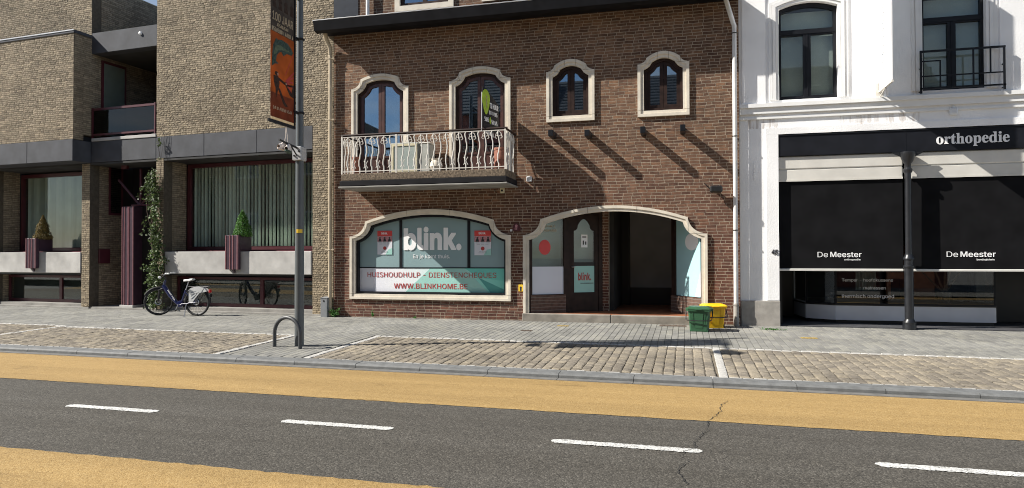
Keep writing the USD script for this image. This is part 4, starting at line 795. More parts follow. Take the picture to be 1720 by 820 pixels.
for a_, b_ in zip((UL, -11.6, -9.8), (-11.6, -9.8, LC - .004)): part(beige, 'concrete_band', MB().bevel(a_ + .003, b_ - .003, -.565, .9, 4.13, 4.73, .007), 'dark_concrete')
part(beige, 'coping', MB().box(UL, LC + .03, -.58, .28, 7.705, 7.79), 'dark_concrete'); part(beige, 'coping_rim', MB().box(UL, LC + .035, -.592, -.581, 7.765, 7.795), 'zinc')
part(beige, 'recess_beam', MB().bevel(LC + .005, RC - .005, .0, .3, 7.262, 7.85, .006), 'dark_concrete'); part(beige, 'recess_soffit', MB().box(LC, RC, .301, 3.2, 7.27, 7.4), 'interior_dark')
part(beige, 'beam_lamp', MB().lathe([(0, -.05), (.04, -.04), (.055, 0)], (-6.22, -.0, 7.66), 12, 1), 'white_plastic')
part(beige, 'recess_back', MB().box(LC, RC, 3.2, 3.3, 4.7, 7.3), 'door_black'); part(beige, 'terrace_edge', MB().bevel(-7.99, RC - .01, -.03, .12, 4.742, 4.83, .008), 'pale_concrete'); part(beige, 'terrace_floor', MB().box(LC, RC, .121, 3.2, 4.74, 4.80), 'plinth_concrete')
sw_ = part(beige, 'side_window', MB().box(LC + .004, LC + .05, .30, 1.12, 4.9, 7.15), 'dark_red_paint'); part(sw_, 'pane', MB().box(LC + .051, LC + .056, .36, 1.06, 4.98, 7.08), 'window_glass')
part(sw_, 'curtain', MB().add(np.array([(LC + .0505, .36 + .7 * i / 20, z) for z in (4.98, 7.08) for i in range(21)]) + np.array([(.0, 0, 0)] * 42), [(i, i + 1, 22 + i, 21 + i) for i in range(20)]), 'curtain_white')
rl = part(beige, 'terrace_railing', MB().box(-7.98, -5.66, -.02, .02, 5.62, 5.68).box(-7.98, -5.66, -.02, .02, 4.90, 4.95).box(-7.99, -7.95, -.025, .025, 4.83, 5.70).box(-5.70, -5.66, -.025, .025, 4.83, 5.70).box(-7.99, -7.95, .026, .5, 5.62, 5.68), 'dark_red_paint')
part(rl, 'panel', MB().box(-7.94, -5.71, .003, .008, 4.96, 5.61), 'tinted_glass')
def shopwin(u0, u1, v, z0, z1, zl0, zl1, lowm, frame_v=.06):
    f = part(beige, 'shop_window', MB().prism(sbox(u0, z0, u1, z1).difference(sbox(u0 + .09, z0 + .09, u1 - .09, z1 - .10)), v, v + .10), 'dark_red_paint')
    part(f, 'pane', MB().box(u0 + .08, u1 - .08, v + .05, v + .056, z0 + .08, z1 - .09), 'shop_glass')
    n = int((u1 - u0) / .122)
    for k in range(n):
        uc = u0 + .12 + (u1 - u0 - .24) * k / (n - 1); a = 1.56 + .16 * math.sin(k * 1.7) + .10 * math.sin(k * .43); dx, dy = .056 * math.cos(a), .056 * math.sin(a)
        part(f, 'blind_slat', MB().add([(uc - dx, v + .20 - dy, z0 + .1), (uc + dx, v + .20 + dy, z0 + .1), (uc + dx, v + .20 + dy, z1 - .02), (uc - dx, v + .20 - dy, z1 - .02)], [(0, 1, 2, 3)]), 'blind_slat')
    room(f, u0, u1, v + .11, v + 3.0, z0, z1 + .05)
    g_ = part(beige, 'low_window', MB().prism(sbox(u0, zl0, u1, zl1).difference(unary_union([sbox(a + .05, zl0 + .09, b - .05, zl1 - .07) for a, b in zip([u0] + lowm, lowm + [u1])])), v - .35, v - .27), 'dark_red_paint')
    part(g_, 'pane', MB().box(u0 + .04, u1 - .04, v - .32, v - .315, zl0 + .08, zl1 - .06), 'window_glass'); part(g_, 'screen', MB().box(u0, u1, v - .2, v - .19, zl0, zl1), 'interior_dark')
shopwin(-5.33, -.70, .80, 1.64, 4.06, .10, .90, [-2.50]); shopwin(-11.93, -8.40, .80, 1.64, 4.02, .10, .90, [-9.75])
for u0, u1, zz0 in ((-5.30, -.625, .998), (-13.3, -8.372, .99)):
    sfm = part(beige, 'concrete_shelf', MB().bevel(u0, u1, -.03, .35, zz0, 1.59, .012), 'pale_concrete'); part(beige, 'sill_board', MB().box(u0 + .01, u1 - .0, .36, .80, 1.56, 1.625), 'dark_red_paint')
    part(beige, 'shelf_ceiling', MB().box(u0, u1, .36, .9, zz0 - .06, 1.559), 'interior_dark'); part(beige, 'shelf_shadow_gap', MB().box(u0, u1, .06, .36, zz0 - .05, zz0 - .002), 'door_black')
part(beige, 'plinth', MB().bevel(-5.37, 0, -.02, .45, -.3, .018, .006).bevel(-13.3, LC - .035, -.02, .45, -.3, .022, .006).box(-5.36, -.61, .10, .45, .02, .095).box(-13.2, -8.37, .10, .45, .024, .095), 'plinth_concrete'); part(beige, 'plinth', MB().bevel(LC - .03, RC + .22, .02, 1.3, -.3, .03, .006), 'plinth_concrete')
part(beige, 'soffit', MB().box(UL, -.61, -.0, .95, 4.08, 4.129), 'interior_dark')
# entrance recess
part(beige, 'entrance_back', MB().box(-7.9, RC, 1.3, 1.4, 0, 4.12).box(RC - .0, RC + .01, .301, 1.3, .03, 4.12), 'door_black')
ed = part(beige, 'entrance_door', MB().box(-6.95, -6.9, 1.2, 1.29, .03, 2.9).box(-6.1, -6.05, 1.2, 1.29, .03, 2.9).box(-6.95, -6.05, 1.2, 1.29, 2.85, 2.92).box(-6.95, -6.05, 1.22, 1.28, .03, .3), 'dark_red_paint'); part(ed, 'pane', MB().box(-6.9, -6.1, 1.24, 1.25, .3, 2.85), 'tinted_glass')
cw_ = part(beige, 'red_pillar', MB().bevel(-6.99, -6.56, .12, .42, .10, 2.87, .01), 'planter_purple', label='ribbed dark red entrance pillar')
for u in (-6.97, -6.89, -6.76, -6.73, -6.58): part(cw_, 'rib', MB().tube([(u, .12, .11), (u, .12, 2.86)], .018, 6), 'planter_rib')
part(cw_, 'foot', MB().bevel(-7.02, -6.53, .07, .46, .03, .10, .005), 'pale_concrete')
stb = part(beige, 'star_grille', MB().tube([(-6.72, .5, 2.93), (-6.72, .5, 3.97)], .035, 6).tube([(-6.75, .5, 2.93), (-7.55, .5, 3.68)], .035, 6).tube([(-6.69, .5, 2.93), (-6.15, .5, 3.50)], .035, 6).tube([(-7.05, .5, 2.93), (-6.3, .5, 2.93)], .03, 6), 'dark_red_paint')
part(beige, 'hanging_bracket', MB().box(-7.37, -7.17, .42, .50, 3.98, 4.13), 'dark_red_paint')
tf = part(beige, 'side_transom', MB().box(LC - .028, LC - .0, .60, .66, 2.68, 4.12).box(LC - .028, LC - .0, 1.02, 1.08, 2.68, 4.12).box(LC - .028, LC - .0, .66, 1.02, 2.68, 2.75), 'dark_red_paint'); part(tf, 'pane', MB().box(LC - .027, LC - .012, .66, 1.02, 2.75, 4.12), 'tinted_glass')
part(beige, 'mailbox', MB().bevel(LC - .03, LC + .03, .27, .63, 1.26, 1.68, .01), 'dark_red_paint')

# ------------------------------------------------------------------ houses across the street, seen as reflections in the panes
def opp(x0, x1, eave, ridge, wallm, label, wins):
    t = thing('opposite_house', label, 'building', ((x0 + x1) / 2, -4.2, 0), group='houses across the street', off=((x0 + x1) / 2, -4.2, 0)); holes = [sbox(a, b, c, d) for a, b, c, d in wins]
    b = MB(); b.prism(sbox(x0, -.3, x1, eave).difference(unary_union(holes)), -4.5, -4.2); part(t, 'wall', b, wallm)
    part(t, 'roof', MB().add([(x0, -3.8, eave), (x1, -3.8, eave), (x1, -8.6, ridge), (x0, -8.6, ridge), (x1, -13, eave), (x0, -13, eave)], [(0, 1, 2, 3), (3, 2, 4, 5)]), 'roof_tile')
    b = MB(); n = 16
    for k in range(n): u = k / n; b.tube([(x0, -3.8 - 4.8 * u, eave + (ridge - eave) * u), (x1, -3.8 - 4.8 * u, eave + (ridge - eave) * u)], .045, 5)
    part(t, 'tile_course', b, 'roof_tile', kind='stuff')
    part(t, 'plinth', MB().prism(sbox(x0, -.3, x1, .9), -4.2, -4.15), 'opp_red')
    for a, b_, c, d in wins:
        f = part(t, 'window', MB().prism(sbox(a, b_, c, d).difference(unary_union([sbox(a + .12, b_ + .12, (a + c) / 2 + .2, d - .12), sbox((a + c) / 2 + .34, b_ + .12, c - .12, d - .12)])), -4.32, -4.16), 'opp_white'); part(f, 'pane', MB().box(a + .1, c - .1, -4.30, -4.29, b_ + .1, d - .1), 'window_glass'); room(f, a, c, -6.5, -4.36, b_, d, 'interior_grey')
opp(-46, -19.4, 9.6, 9.75, 'opp_brick', 'tan brick house with white window frames mirrored in the big beige building windows', [(x, 1.6, x + 2.1, 4.3) for x in (-44, -38.5, -33, -27.4, -21.9)] + [(x, 6.6, x + 2.1, 9.0) for x in (-44, -38.5, -33, -27.4, -21.9)])
opp(-19.2, -15.2, 5.8, 7.2, 'opp_brick', 'low house with a flat dark roof line mirrored under the sky in the balcony window', [(-18.3, 1.6, -16.2, 4.0)])
opp(-15.0, -8.6, 9.0, 12.8, 'opp_red', 'tall red brick house mirrored dimly in the window behind the rental board', [(-13.5, 1.4, -11.6, 3.8), (-11, 1.4, -9.3, 3.8)])
opp(-8.4, 12, 8.0, 11.6, 'opp_brick', 'tan house with dark tiled roof mirrored in the two small upper windows', [(x, 1.4, x + 2, 3.9) for x in (-7, -2.5, 2.5, 7.5)])

# ------------------------------------------------------------------ street furniture
PX, PYy = -6.47, 10.56; pz = float(gz(PX, PYy))
lp = thing('lamp_post', 'tall grey lamp post standing between the two parking bays', 'lamp post', (PX, PYy, pz))
part(lp, 'pole', MB().lathe([(.078, -.02), (.078, .9), (.074, 1.8), (.066, 3.5), (.055, 5.2), (.048, 6.5), (0, 6.52)], n=24), 'post_paint', smooth=40)
part(lp, 'lamp_arm', MB().tube([(0, 0, 5.98), (0, -.6, 6.1), (0, -1.35, 6.12)], .03, 8), 'post_paint', smooth=40)
part(lp, 'lamp_head', MB().lathe([(0, .12), (.08, .10), (.24, .03), (.26, 0), (.22, -.03), (0, -.035)], (0, -1.6, 6.08), 24), 'post_paint', smooth=40)
cl = part(lp, 'clamp_box', MB().bevel(-.085, .085, -.10, .085, 3.19, 3.43, .01), 'zinc')
for dx in (-.04, .05): part(cl, 'bolt', MB().lathe([(0, -.02), (.016, -.02), (.016, 0)], (dx, -.10, 3.30 + dx * .8), 8, 1), 'dark_metal')
part(lp, 'bracket_arm', MB().tube([(0, -.05, 3.40), (0, -.62, 3.46)], .018, 6).tube([(0, -.05, 3.24), (0, -.28, 3.42)], .013, 6), 'dark_metal')
part(lp, 'yellow_sticker', MB().add([(.0765 * math.cos(a), .0765 * math.sin(a), z) for z in (1.94, 2.005) for a in np.linspace(-1.75, -.35, 8)], [(i, i + 1, 9 + i, 8 + i) for i in range(7)]), 'yellow_plate')
for z in (5.30, 4.02): part(lp, 'banner_clamp', MB().torus((0, 0, z), .064, .02, (1, 0, 0), (0, 1, 0), 16, 6).bevel(-.03, .0, -.16, -.05, z - .02, z + .02, .004), 'black_frame')
# banner, standing out from the post towards the road; y runs from the post outwards, negative
bn = thing('street_banner', 'orange and brown fish festival banner hung beside the lamp post', 'banner', (PX - .03, PYy - .06, 3.72 + pz)); b0, b1, bz0, bz1 = -.76, -.085, .10, 2.42
flat = lambda v: np.stack([-v[:, 1], v[:, 0], v[:, 2]], 1)      # (along y, thickness, z); negative thickness comes towards +x
fx = lambda poly, a, b: MB().prism(poly, a, b, flat)
ztop = 2.42
part(bn, 'frame', MB().box(-.018, .018, -.085, -.05, .0, ztop + .05).box(-.016, .016, -.82, -.05, .0, .05).box(-.016, .016, -.80, -.05, ztop + .03, ztop + .08), 'black_frame')
part(bn, 'cloth', fx(sbox(b0, .50, b1, 1.50), -.003, .003), 'banner_orange'); part(bn, 'dark_top', fx(sbox(b0, 1.5015, b1, ztop), -.003, .003), 'banner_dark'); part(bn, 'brown_foot', fx(sbox(b0, .1, b1, .4985), -.003, .003), 'banner_brown')
part(bn, 'white_hem', fx(sbox(b0 + .02, .055, b1, .098), -.004, .004), 'cream_print')
W_ = b1 - b0; bx_ = lambda u: b0 + W_ * u
fish = Polygon([(bx_(u), z) for u, z in ((.05, .926), (.066, 1.128), (.105, 1.276), (.22, 1.40), (.30, 1.385), (.455, 1.413), (.71, 1.40), (.865, 1.344), (.94, 1.29), (.885, 1.243), (.67, 1.232), (.53, 1.17), (.44, 1.225), (.34, 1.193), (.24, 1.132), (.195, 1.024), (.30, 1.0), (.17, .985))]).buffer(.006)
belly = Polygon([(bx_(u), z) for u, z in ((.12, 1.12), (.18, 1.27), (.36, 1.32), (.60, 1.30), (.84, 1.28), (.66, 1.26), (.46, 1.25), (.30, 1.22), (.2, 1.14))])
part(bn, 'belly_print', fx(belly, -.0085, -.0067), 'green_dull')
part(bn, 'fish_print', fx(fish, -.0065, -.0032).prism(Point(bx_(.84), 1.34).buffer(.012), -.0085, -.0067, flat), 'fish_dark')
fig = unary_union([Point(bx_(.24), .93).buffer(.05), Polygon([(bx_(u), z) for u, z in ((.12, .86), (.30, .88), (.36, .72), (.33, .60), (.18, .60), (.14, .70))]).buffer(.004), Polygon([(bx_(u), z) for u, z in ((.20, .62), (.32, .60), (.20, .30), (.10, .24), (.12, .20), (.24, .21))]).buffer(.004), Polygon([(bx_(u), z) for u, z in ((.28, .62), (.38, .58), (.60, .30), (.72, .22), (.62, .20), (.52, .26))]).buffer(.004), LineString([(bx_(.28), .83), (bx_(.58), .76), (bx_(.66), .78)]).buffer(.03)])
part(bn, 'figure_print', fx(affinity.translate(affinity.scale(fig, 1, .68, origin=(0, .2)), 0, .13), -.0065, -.0032), 'figure_dark'); part(bn, 'face_print', fx(Point(bx_(.29), .82).buffer(.022).union(sbox(bx_(.62), .70, bx_(.68), .73)), -.0085, -.0067), 'skin_print')
part(bn, 'net_print', fx(unary_union([LineString([(bx_(.62), .86), (bx_(.97), 1.27)]).buffer(.005)] + [LineString([(bx_(.64), .76), (bx_(1 - .03 * k), .96 - .09 * k)]).buffer(.013) for k in range(5)]), -.0065, -.0032), 'letter_red'); part(bn, 'boat_print', fx(Polygon([(bx_(.60), .70), (bx_(.99), .74), (bx_(.99), .52), (bx_(.82), .54)]).buffer(0).difference(Polygon([(bx_(.68), .68), (bx_(.94), .70), (bx_(.9), .6)]).buffer(0)), -.0065, -.0032), 'figure_dark')
part(bn, 'lettering', fx(fit(text('100 JAAR', .1, 500), bx_(.06), bx_(.95), 1.69, 1.83), -.0065, -.0032), 'cream_print')
part(bn, 'small_lettering', fx(scribble(bx_(.25), bx_(.75), 1.61, .05, 9, 6).union(scribble(bx_(.05), bx_(.97), 1.515, .06, 15, 7)), -.0065, -.0032), 'cream_print'); part(bn, 'foot_lettering', fx(scribble(bx_(.1), bx_(.92), .235, .045, 15, 8), -.0065, -.0032), 'cream_print')
tb = MB()
for k in range(4): tb.prism(Point(bx_(.14 + .25 * k), 2.04).buffer(.045).union(Polygon([(bx_(.06 + .25 * k), 1.90), (bx_(.23 + .25 * k), 1.90), (bx_(.19 + .25 * k), 2.0), (bx_(.09 + .25 * k), 2.0)])), -.0065, -.0032, flat)
part(bn, 'crowd_print', tb, 'figure_dark')
sh_ = thing('hanging_shoes', 'pair of pale worn shoes dangling by their laces under the banner', 'shoes', (PX - .03, PYy - .40, 3.33 + pz))
for k, (dx, dz, rz_) in enumerate(((-.03, .02, .0), (.05, -.02, .35))):
    y = np.linspace(-.15, .14, 12); c = np.array([[.03, .05], [.04, .06], [.043, .065], [.042, .075], [.038, .09], [.036, .11], [.037, .125], [.038, .13], [.038, .13], [.037, .125], [.033, .115], [.02, .09]]); V = []
    th = np.linspace(0, 2 * PI, 13)[:-1]
    for yy_, (w_, h_) in zip(y, c): V += [(dx + w_ * math.cos(a), yy_, dz + max(0, math.sin(a)) ** .8 * h_ if math.sin(a) > 0 else dz) for a in th]
    F = [(i * 12 + j, i * 12 + (j + 1) % 12, (i + 1) * 12 + (j + 1) % 12, (i + 1) * 12 + j) for i in range(11) for j in range(12)]
    R = np.array([[math.cos(rz_), -math.sin(rz_), 0], [math.sin(rz_), math.cos(rz_), 0], [0, 0, 1]])
    s_ = part(sh_, 'shoe', (np.array(V) @ R.T, np.vstack([np.array(F)[:, [0, 1, 2]], np.array(F)[:, [0, 2, 3]]])), 'shoe_white', smooth=50)
    part(s_, 'sole', (lambda m: (m.get()[0] @ R.T, m.get()[1]))(MB().prism_h(affinity.scale(Point(dx, -.005).buffer(.16), .29, 1, origin=(dx, -.005)), dz - .028, dz - .002)), 'fish_dark' if k else 'shoe_white')
    part(sh_, 'lace', MB().tube([(dx * .6, .02, dz + .1), (dx * .4, .03, .25), (0, .03, .40)], .005, 5), 'shoe_white')
hz_ = float(gz(-6.55, 10.31)); hp_ = [(-.275, .05, -.05), (-.275, .05, .22)] + [(-.275 * math.cos(a), .05 * math.cos(a), .235 + .275 * math.sin(a)) for a in np.linspace(.1, PI - .1, 15)] + [(.275, -.05, .22), (.275, -.05, -.05)]
solo('cycle_stand', MB().tube(hp_, .032, 12), 'hoop_paint', 'low dark steel hoop stand in front of the lamp post', 'bike stand', (-6.545, 10.31, hz_), smooth=40)
uc = thing('utility_cabinet', 'small grey utility cabinet against the wall below the beige downpipe', 'utility cabinet', (-8.59, 15.22, -.02))
part(uc, 'body', MB().bevel(-.088, .088, -.11, .11, -.02, .45, .006), 'cabinet_grey'); part(uc, 'cap', MB().hull([(-.094, -.118, .452), (.094, -.118, .452), (-.094, .115, .452), (.094, .115, .452), (-.094, -.118, .462), (.094, -.118, .462), (-.094, .115, .485), (.094, .115, .485)]), 'cabinet_grey'); part(uc, 'lock', MB().bevel(-.02, .015, -.118, -.1105, .37, .41, .003), 'black_plastic')

def leaf_cloud(pts, nrm_, size, rng, asp=.6):
    """small folded leaves at the given points"""
    pts = np.asarray(pts); n = len(pts); a = rng.normal(size=(n, 3)) + nrm_; a /= np.linalg.norm(a, axis=1, keepdims=True); r = rng.normal(size=(n, 3)); t = np.cross(a, r); t /= np.linalg.norm(t, axis=1, keepdims=True); w = np.cross(a, t)
    s = (np.asarray(size) * rng.uniform(.6, 1.3, n))[:, None]; v = np.stack([pts - t * s * .5, pts + w * s * asp * .5 + a * s * .12, pts + t * s * .6, pts - w * s * asp * .5 + a * s * .12], 1).reshape(-1, 3)
    i = np.arange(n)[:, None] * 4; return v, np.vstack([i + [0, 2, 1], i + [0, 3, 2]])
def weed(x, y, h, r, n, seed, label):
    rng = np.random.default_rng(seed); t = thing('weed', label, 'weed', (x, y, float(gz(x, y))), group='weeds along the wall foot'); st_ = MB(); P = []
    for k in range(max(4, n // 14)):
        a = rng.uniform(0, 2 * PI); q = rng.uniform(.2, 1) * r; e = np.array([math.cos(a) * q, -abs(math.sin(a)) * q, h * rng.uniform(.5, 1)]); st_.tube([(0, 0, 0), e * (.4, .4, .6), e], .003, 4)
        for _ in range(14): u = rng.uniform(.25, 1); P.append(e * (u, u, u) + rng.normal(0, r * .16, 3) * (1, .6, .8))
    P = np.array(P); P[:, 2] = np.maximum(P[:, 2], .005); part(t, 'stems', st_, 'weed_leaf'); part(t, 'leaves', leaf_cloud(P, np.array([0, -.5, 1]), .035, rng), 'weed_leaf', kind='stuff')
weed(-8.34, 15.20, .22, .16, 260, 1, 'leafy green weed at the wall foot beside the grey utility cabinet')
weed(-7.35, 15.26, .20, .08, 50, 2, 'thin straggly weed below the arched display window at the pipe side')
weed(-6.27, 15.27, .05, .07, 30, 3, 'tiny tuft of weed at the wall foot below the middle of the display window')
rng = np.random.default_rng(9); P = np.column_stack([rng.normal(0, .11, 120), rng.normal(0, .04, 120), rng.uniform(.008, .03, 120)])
lt = solo('leaf_litter', leaf_cloud(P, np.array([0, 0, 2.0]), .035, rng), 'weed_leaf', 'flattened green leaves on the pavement before the white pilaster', None, (1.66, 14.62, float(gz(1.66, 14.62))), kind='stuff')

# bins
def bin_(x, y, rz, mat, label, wheels):
    t = thing('recycling_bin', label, 'bin', (x, y, float(gz(x, y))), rz, group='bins by the porch'); w0, w1, d0, d1, h = .172, .216, .15, .19, .42
    pts = []
    def ring(w, d, z, c=.03): return [(w - c, -d, z), (w, -d + c, z), (w, d - c, z), (w - c, d, z), (-w + c, d, z), (-w, d - c, z), (-w, -d + c, z), (-w + c, -d, z)]
    V = []; prof = [(w0, d0, .0), (w0 + .004, d0 + .004, .02), (w1 - .01, d1 - .01, .40), (w1 + .018, d1 + .018, .405), (w1 + .018, d1 + .018, .44), (w1 - .02, d1 - .02, .44), (w0 - .02, d0 - .02, .03)]
    for w, d, z in prof: V += ring(w, d, z)
    F = [(i * 8 + j, i * 8 + (j + 1) % 8, (i + 1) * 8 + (j + 1) % 8, (i + 1) * 8 + j) for i in range(len(prof) - 1) for j in range(8)]
    b = MB().add(V, F).box(-w0, w0, -d0, d0, .0, .03); part(t, 'body', b, mat)
    r = MB()
    for sx in (-.5, .5): r.hull([(sx * .2 - .012, -d0 - .004, .03), (sx * .2 + .012, -d0 - .004, .03), (sx * .24 - .014, -d1 - .001, .39), (sx * .24 + .014, -d1 - .001, .39), (sx * .2, -d0 + .02, .03), (sx * .24, -d1 + .03, .39)])
    r.hull([(-.07, -d0 - .012, .06), (.07, -d0 - .012, .06), (.09, -d1 - .006, .36), (-.09, -d1 - .006, .36), (0, -d0 + .02, .06), (0, -d1 + .03, .36)])
    part(t, 'rib', r, mat)
    lid = [q for w, d, z in ((w1 + .026, d1 + .026, .437), (w1 + .026, d1 + .026, .455), (w1 - .015, d1 - .015, .485), (w1 - .05, d1 - .05, .492)) for q in ring(w, d, z, .035)]
    part(t, 'lid', MB().hull(lid), mat); part(t, 'lid_grip', MB().bevel(-.07, .07, -d1 - .05, -d1 - .02, .435, .452, .005), mat)
    for sx in (-1, 1): part(t, 'hinge', MB().bevel(sx * (w1 + .03) - .02, sx * (w1 + .03) + .02, -.04, .05, .40, .46, .008), mat)
    hz = .235; part(t, 'handle', MB().tube([(-w1 - .035, .0, .42), (-w1 - .04, -.06, .32), (-w1 - .03, -.16, hz), (-w1 + .01, -d1 - .02, hz - .01), (0, -d1 - .03, hz - .015), (w1 - .01, -d1 - .02, hz - .01), (w1 + .03, -.16, hz), (w1 + .04, -.06, .32), (w1 + .035, 0, .42)], .010, 7), 'black_plastic', smooth=50)
    for sx in (-1, 1):
        if wheels: part(t, 'wheel', MB().lathe([(0, -.02), (.045, -.02), (.05, -.01), (.05, .01), (.045, .02), (0, .02)], (sx * (w0 + .005), -d0 + .06, .05), 14, 0), 'black_rubber')
bin_(.255, 14.22, -6, 'green_bin_plastic', 'green lidded recycling bin with black carrying handle', False)
bin_(.545, 14.84, 12, 'yellow_bin_plastic', 'yellow lidded recycling bin behind the green one', True)

# planters with clipped conifers
def planter(u, z1, label):
    o = P0 + UA * u + VA * -.14 + np.array([0, 0, 1.10]); t = thing('planter', label, 'planter', o, -4.5, group='planters on the pale shelves')
    part(t, 'front_panel', MB().bevel(-.20, .20, .0, .105, .02, z1 - 1.10, .012), 'planter_purple'); part(t, 'box', MB().box(-.195, .195, .1055, .52, .515, z1 - 1.11), 'planter_purple'); part(t, 'soil', MB().box(-.18, .18, .11, .5, z1 - 1.1095, z1 - 1.10), 'soil')
    for x in (-.19, -.06, .035, .185): part(t, 'rib', MB().tube([(x, .0, .022), (x, .0, z1 - 1.10)], .018, 8), 'planter_rib')
    part(t, 'bracket', MB().hull([(-.03, .02, .02), (.03, .02, .02), (-.03, .105, .02), (.03, .105, .02), (-.03, .105, -.08), (.03, .105, -.08)]), 'planter_purple'); return t
def conifer(u, z0, h, r, mat, seed, label, lean=0):
    rng = np.random.default_rng(seed); o = P0 + UA * u + VA * .12 + np.array([0, 0, z0]); t = thing('conifer', label, 'shrub', o, -4.5, group='conifers in planters')
    part(t, 'trunk', MB().tube([(0, 0, -.02), (0, 0, h * .9)], [.018, .006], 6), 'stem_brown'); n = 3600; zz = rng.uniform(0, 1, n) ** 1.25; rr = r * (1 - zz) ** .75 * (.92 + .07 * np.sin(zz * 13 + rng.uniform(0, 6))) * (1 + .22 * meshkit.noise(np.column_stack([np.zeros(n), zz * 9, zz * 0])))
    a = rng.uniform(0, 2 * PI, n); q = rr * rng.uniform(.55, 1.05, n); lump = 1 + .28 * (meshkit.noise(np.column_stack([np.cos(a) * 2.2 + 5, np.sin(a) * 2.2 + 5, zz * 7])) - .5)
    P = np.column_stack([np.cos(a) * q * lump + lean * zz, np.sin(a) * q * lump, zz * h + rng.normal(0, .012, n)]); nrm_ = np.column_stack([np.cos(a), np.sin(a), np.full(n, .5)])
    part(t, 'foliage', leaf_cloud(P, nrm_ * 1.2, .036, rng, .75), mat, kind='stuff'); return t
planter(-2.965, 2.01, 'purple ribbed planter holding the green conifer on the pale shelf'); planter(-10.19, 2.0, 'purple ribbed planter holding the browning conifer on the pale shelf')
conifer(-2.83, 1.99, .68, .245, 'bush_green', 1, 'bright green cone shaped conifer in the purple planter nearer the lamp post', -.02); conifer(-10.06, 1.98, .70, .235, 'bush_brown', 2, 'olive brown cone shaped conifer in the planter far from the lamp post')

# ivy on the entrance pier
rng = np.random.default_rng(77); iv = thing('ivy', 'climbing ivy hanging down the pier beside the dark entrance', 'ivy', P0 + UA * -5.5 + VA * -.05, -4.5); st_ = MB(); P = []; N = []
for k in range(9):
    z = np.linspace(0, rng.uniform(3.3, 4.0), 26); ph = rng.uniform(0, 6); x = -.02 + .10 * np.sin(z * 1.3 + ph * .3) + .07 * np.sin(z * 3.1 + ph) - .05 * (z < 1) + rng.normal(0, .06) ; y = -.03 - .05 * np.abs(np.sin(z * 2.2 + ph)) - rng.uniform(0, .04)
    st_.tube(np.stack([x, y, z], 1), .007 + .004 * (k < 3), 5)
for k in range(4):
    z = np.linspace(3.9, 4.75 + .12 * k, 10); st_.tube(np.stack([.03 + .05 * k + .05 * np.sin(z * 5 + k), np.full(10, -.04), z], 1), .004, 4)
for c in range(350):
    z = rng.uniform(.12, 3.75) if rng.random() < .8 else rng.uniform(.1, 1.6); cx_ = -.02 + .09 * math.sin(z * 1.3) + rng.normal(0, .105) * (1.15 if z < 1.6 or z > 3.0 else .8) - (.09 if 1.2 > z > .3 else 0); m = rng.integers(5, 13)
    P.append(np.column_stack([cx_ + rng.normal(0, .05, m), -.07 - np.abs(rng.normal(0, .06, m)), z + rng.normal(0, .06, m)]))
for k, (xa, za, xb, zb) in enumerate(((-.15, 3.35, -.62, 3.30), (-.1, 2.55, -.50, 2.30), (.0, 1.5, .28, 1.75))):
    s = np.linspace(0, 1, 10); xs = xa + (xb - xa) * s; zs_ = za + (zb - za) * s + .10 * np.sin(s * PI) - .22 * s ** 3 * (k < 2); st_.tube(np.stack([xs, np.full(10, -.08), zs_], 1), .004, 4)
    for q in range(10): m = 4; P.append(np.column_stack([xs[q] + rng.normal(0, .03, m), -.09 + rng.normal(0, .02, m), zs_[q] + rng.normal(0, .03, m)]))
for _ in range(5): m = 5; P.append(np.column_stack([.08 + rng.normal(0, .05, m), -.06 + rng.normal(0, .02, m), rng.uniform(4.0, 4.9) + rng.normal(0, .05, m)]))
part(iv, 'stems', st_, 'stem_brown'); part(iv, 'leaves', leaf_cloud(np.vstack(P), np.array([.0, -1.0, .4]), .06, rng, .85), 'ivy_leaf', kind='stuff')

# ------------------------------------------------------------------ the bicycle (x forward, y to its left, z up)
bx0, by0 = -12.42, 14.66
bk = thing('bicycle', 'blue low-step electric bicycle with a white skirt guard parked by the ivy', 'bicycle', (bx0, by0, float(gz(bx0, by0))), 180 + 4)
RW = .345; ra = np.array([-.55, 0, RW]); fa_ = np.array([.53, 0, RW]); ST = math.radians(24)
def wheel(c, ang, front):
    f = np.array([math.cos(ang), math.sin(ang), 0]); s = np.array([-math.sin(ang), math.cos(ang), 0]); u = np.array([0, 0, 1.0])
    w = part(bk, 'wheel', MB().torus(c, RW - .045, .012, f, u, 40, 6), 'dark_metal', smooth=50); part(w, 'tyre', MB().torus(c, RW - .024, .026, f, u, 44, 10), 'black_rubber', smooth=50)
    part(w, 'hub', MB().tube([c - s * .06, c - s * .02, c + s * .02, c + s * .06], [.02, .03 if front else .045, .03 if front else .045, .02], 10), 'steel'); sp = MB()
    for k in range(28): a = k / 28 * 2 * PI; d = f * math.cos(a) + u * math.sin(a); e = f * math.cos(a + .5) + u * math.sin(a + .5); sp.tube([c + e * .028 + s * (.03 if k % 2 else -.03), c + d * (RW - .05)], .0022, 3)
    part(w, 'spokes', sp, 'dark_metal'); part(w, 'brake_disc', MB().torus(c + s * .045, .07, .012, f, u, 24, 4), 'steel')
    part(w, 'mudguard', MB().torus(c, RW + .018, .022, f, u, 26, 6, *((.15 * PI, .95 * PI) if front else (.08 * PI, 1.02 * PI))), 'black_plastic', smooth=50)
ax = np.array([.33, 0, .93]); 
wheel(ra, 0, False); wheel(fa_, ST, True)
cs, sn = math.cos(ST), math.sin(ST); sd = np.array([-sn, cs, 0]); fd = np.array([cs, sn, 0])
hd_t, hd_b = np.array([.345, 0, .87]), np.array([.40, 0, .70]); ss_b = np.array([-.10, 0, .28]); ss_t = np.array([-.24, 0, .66])
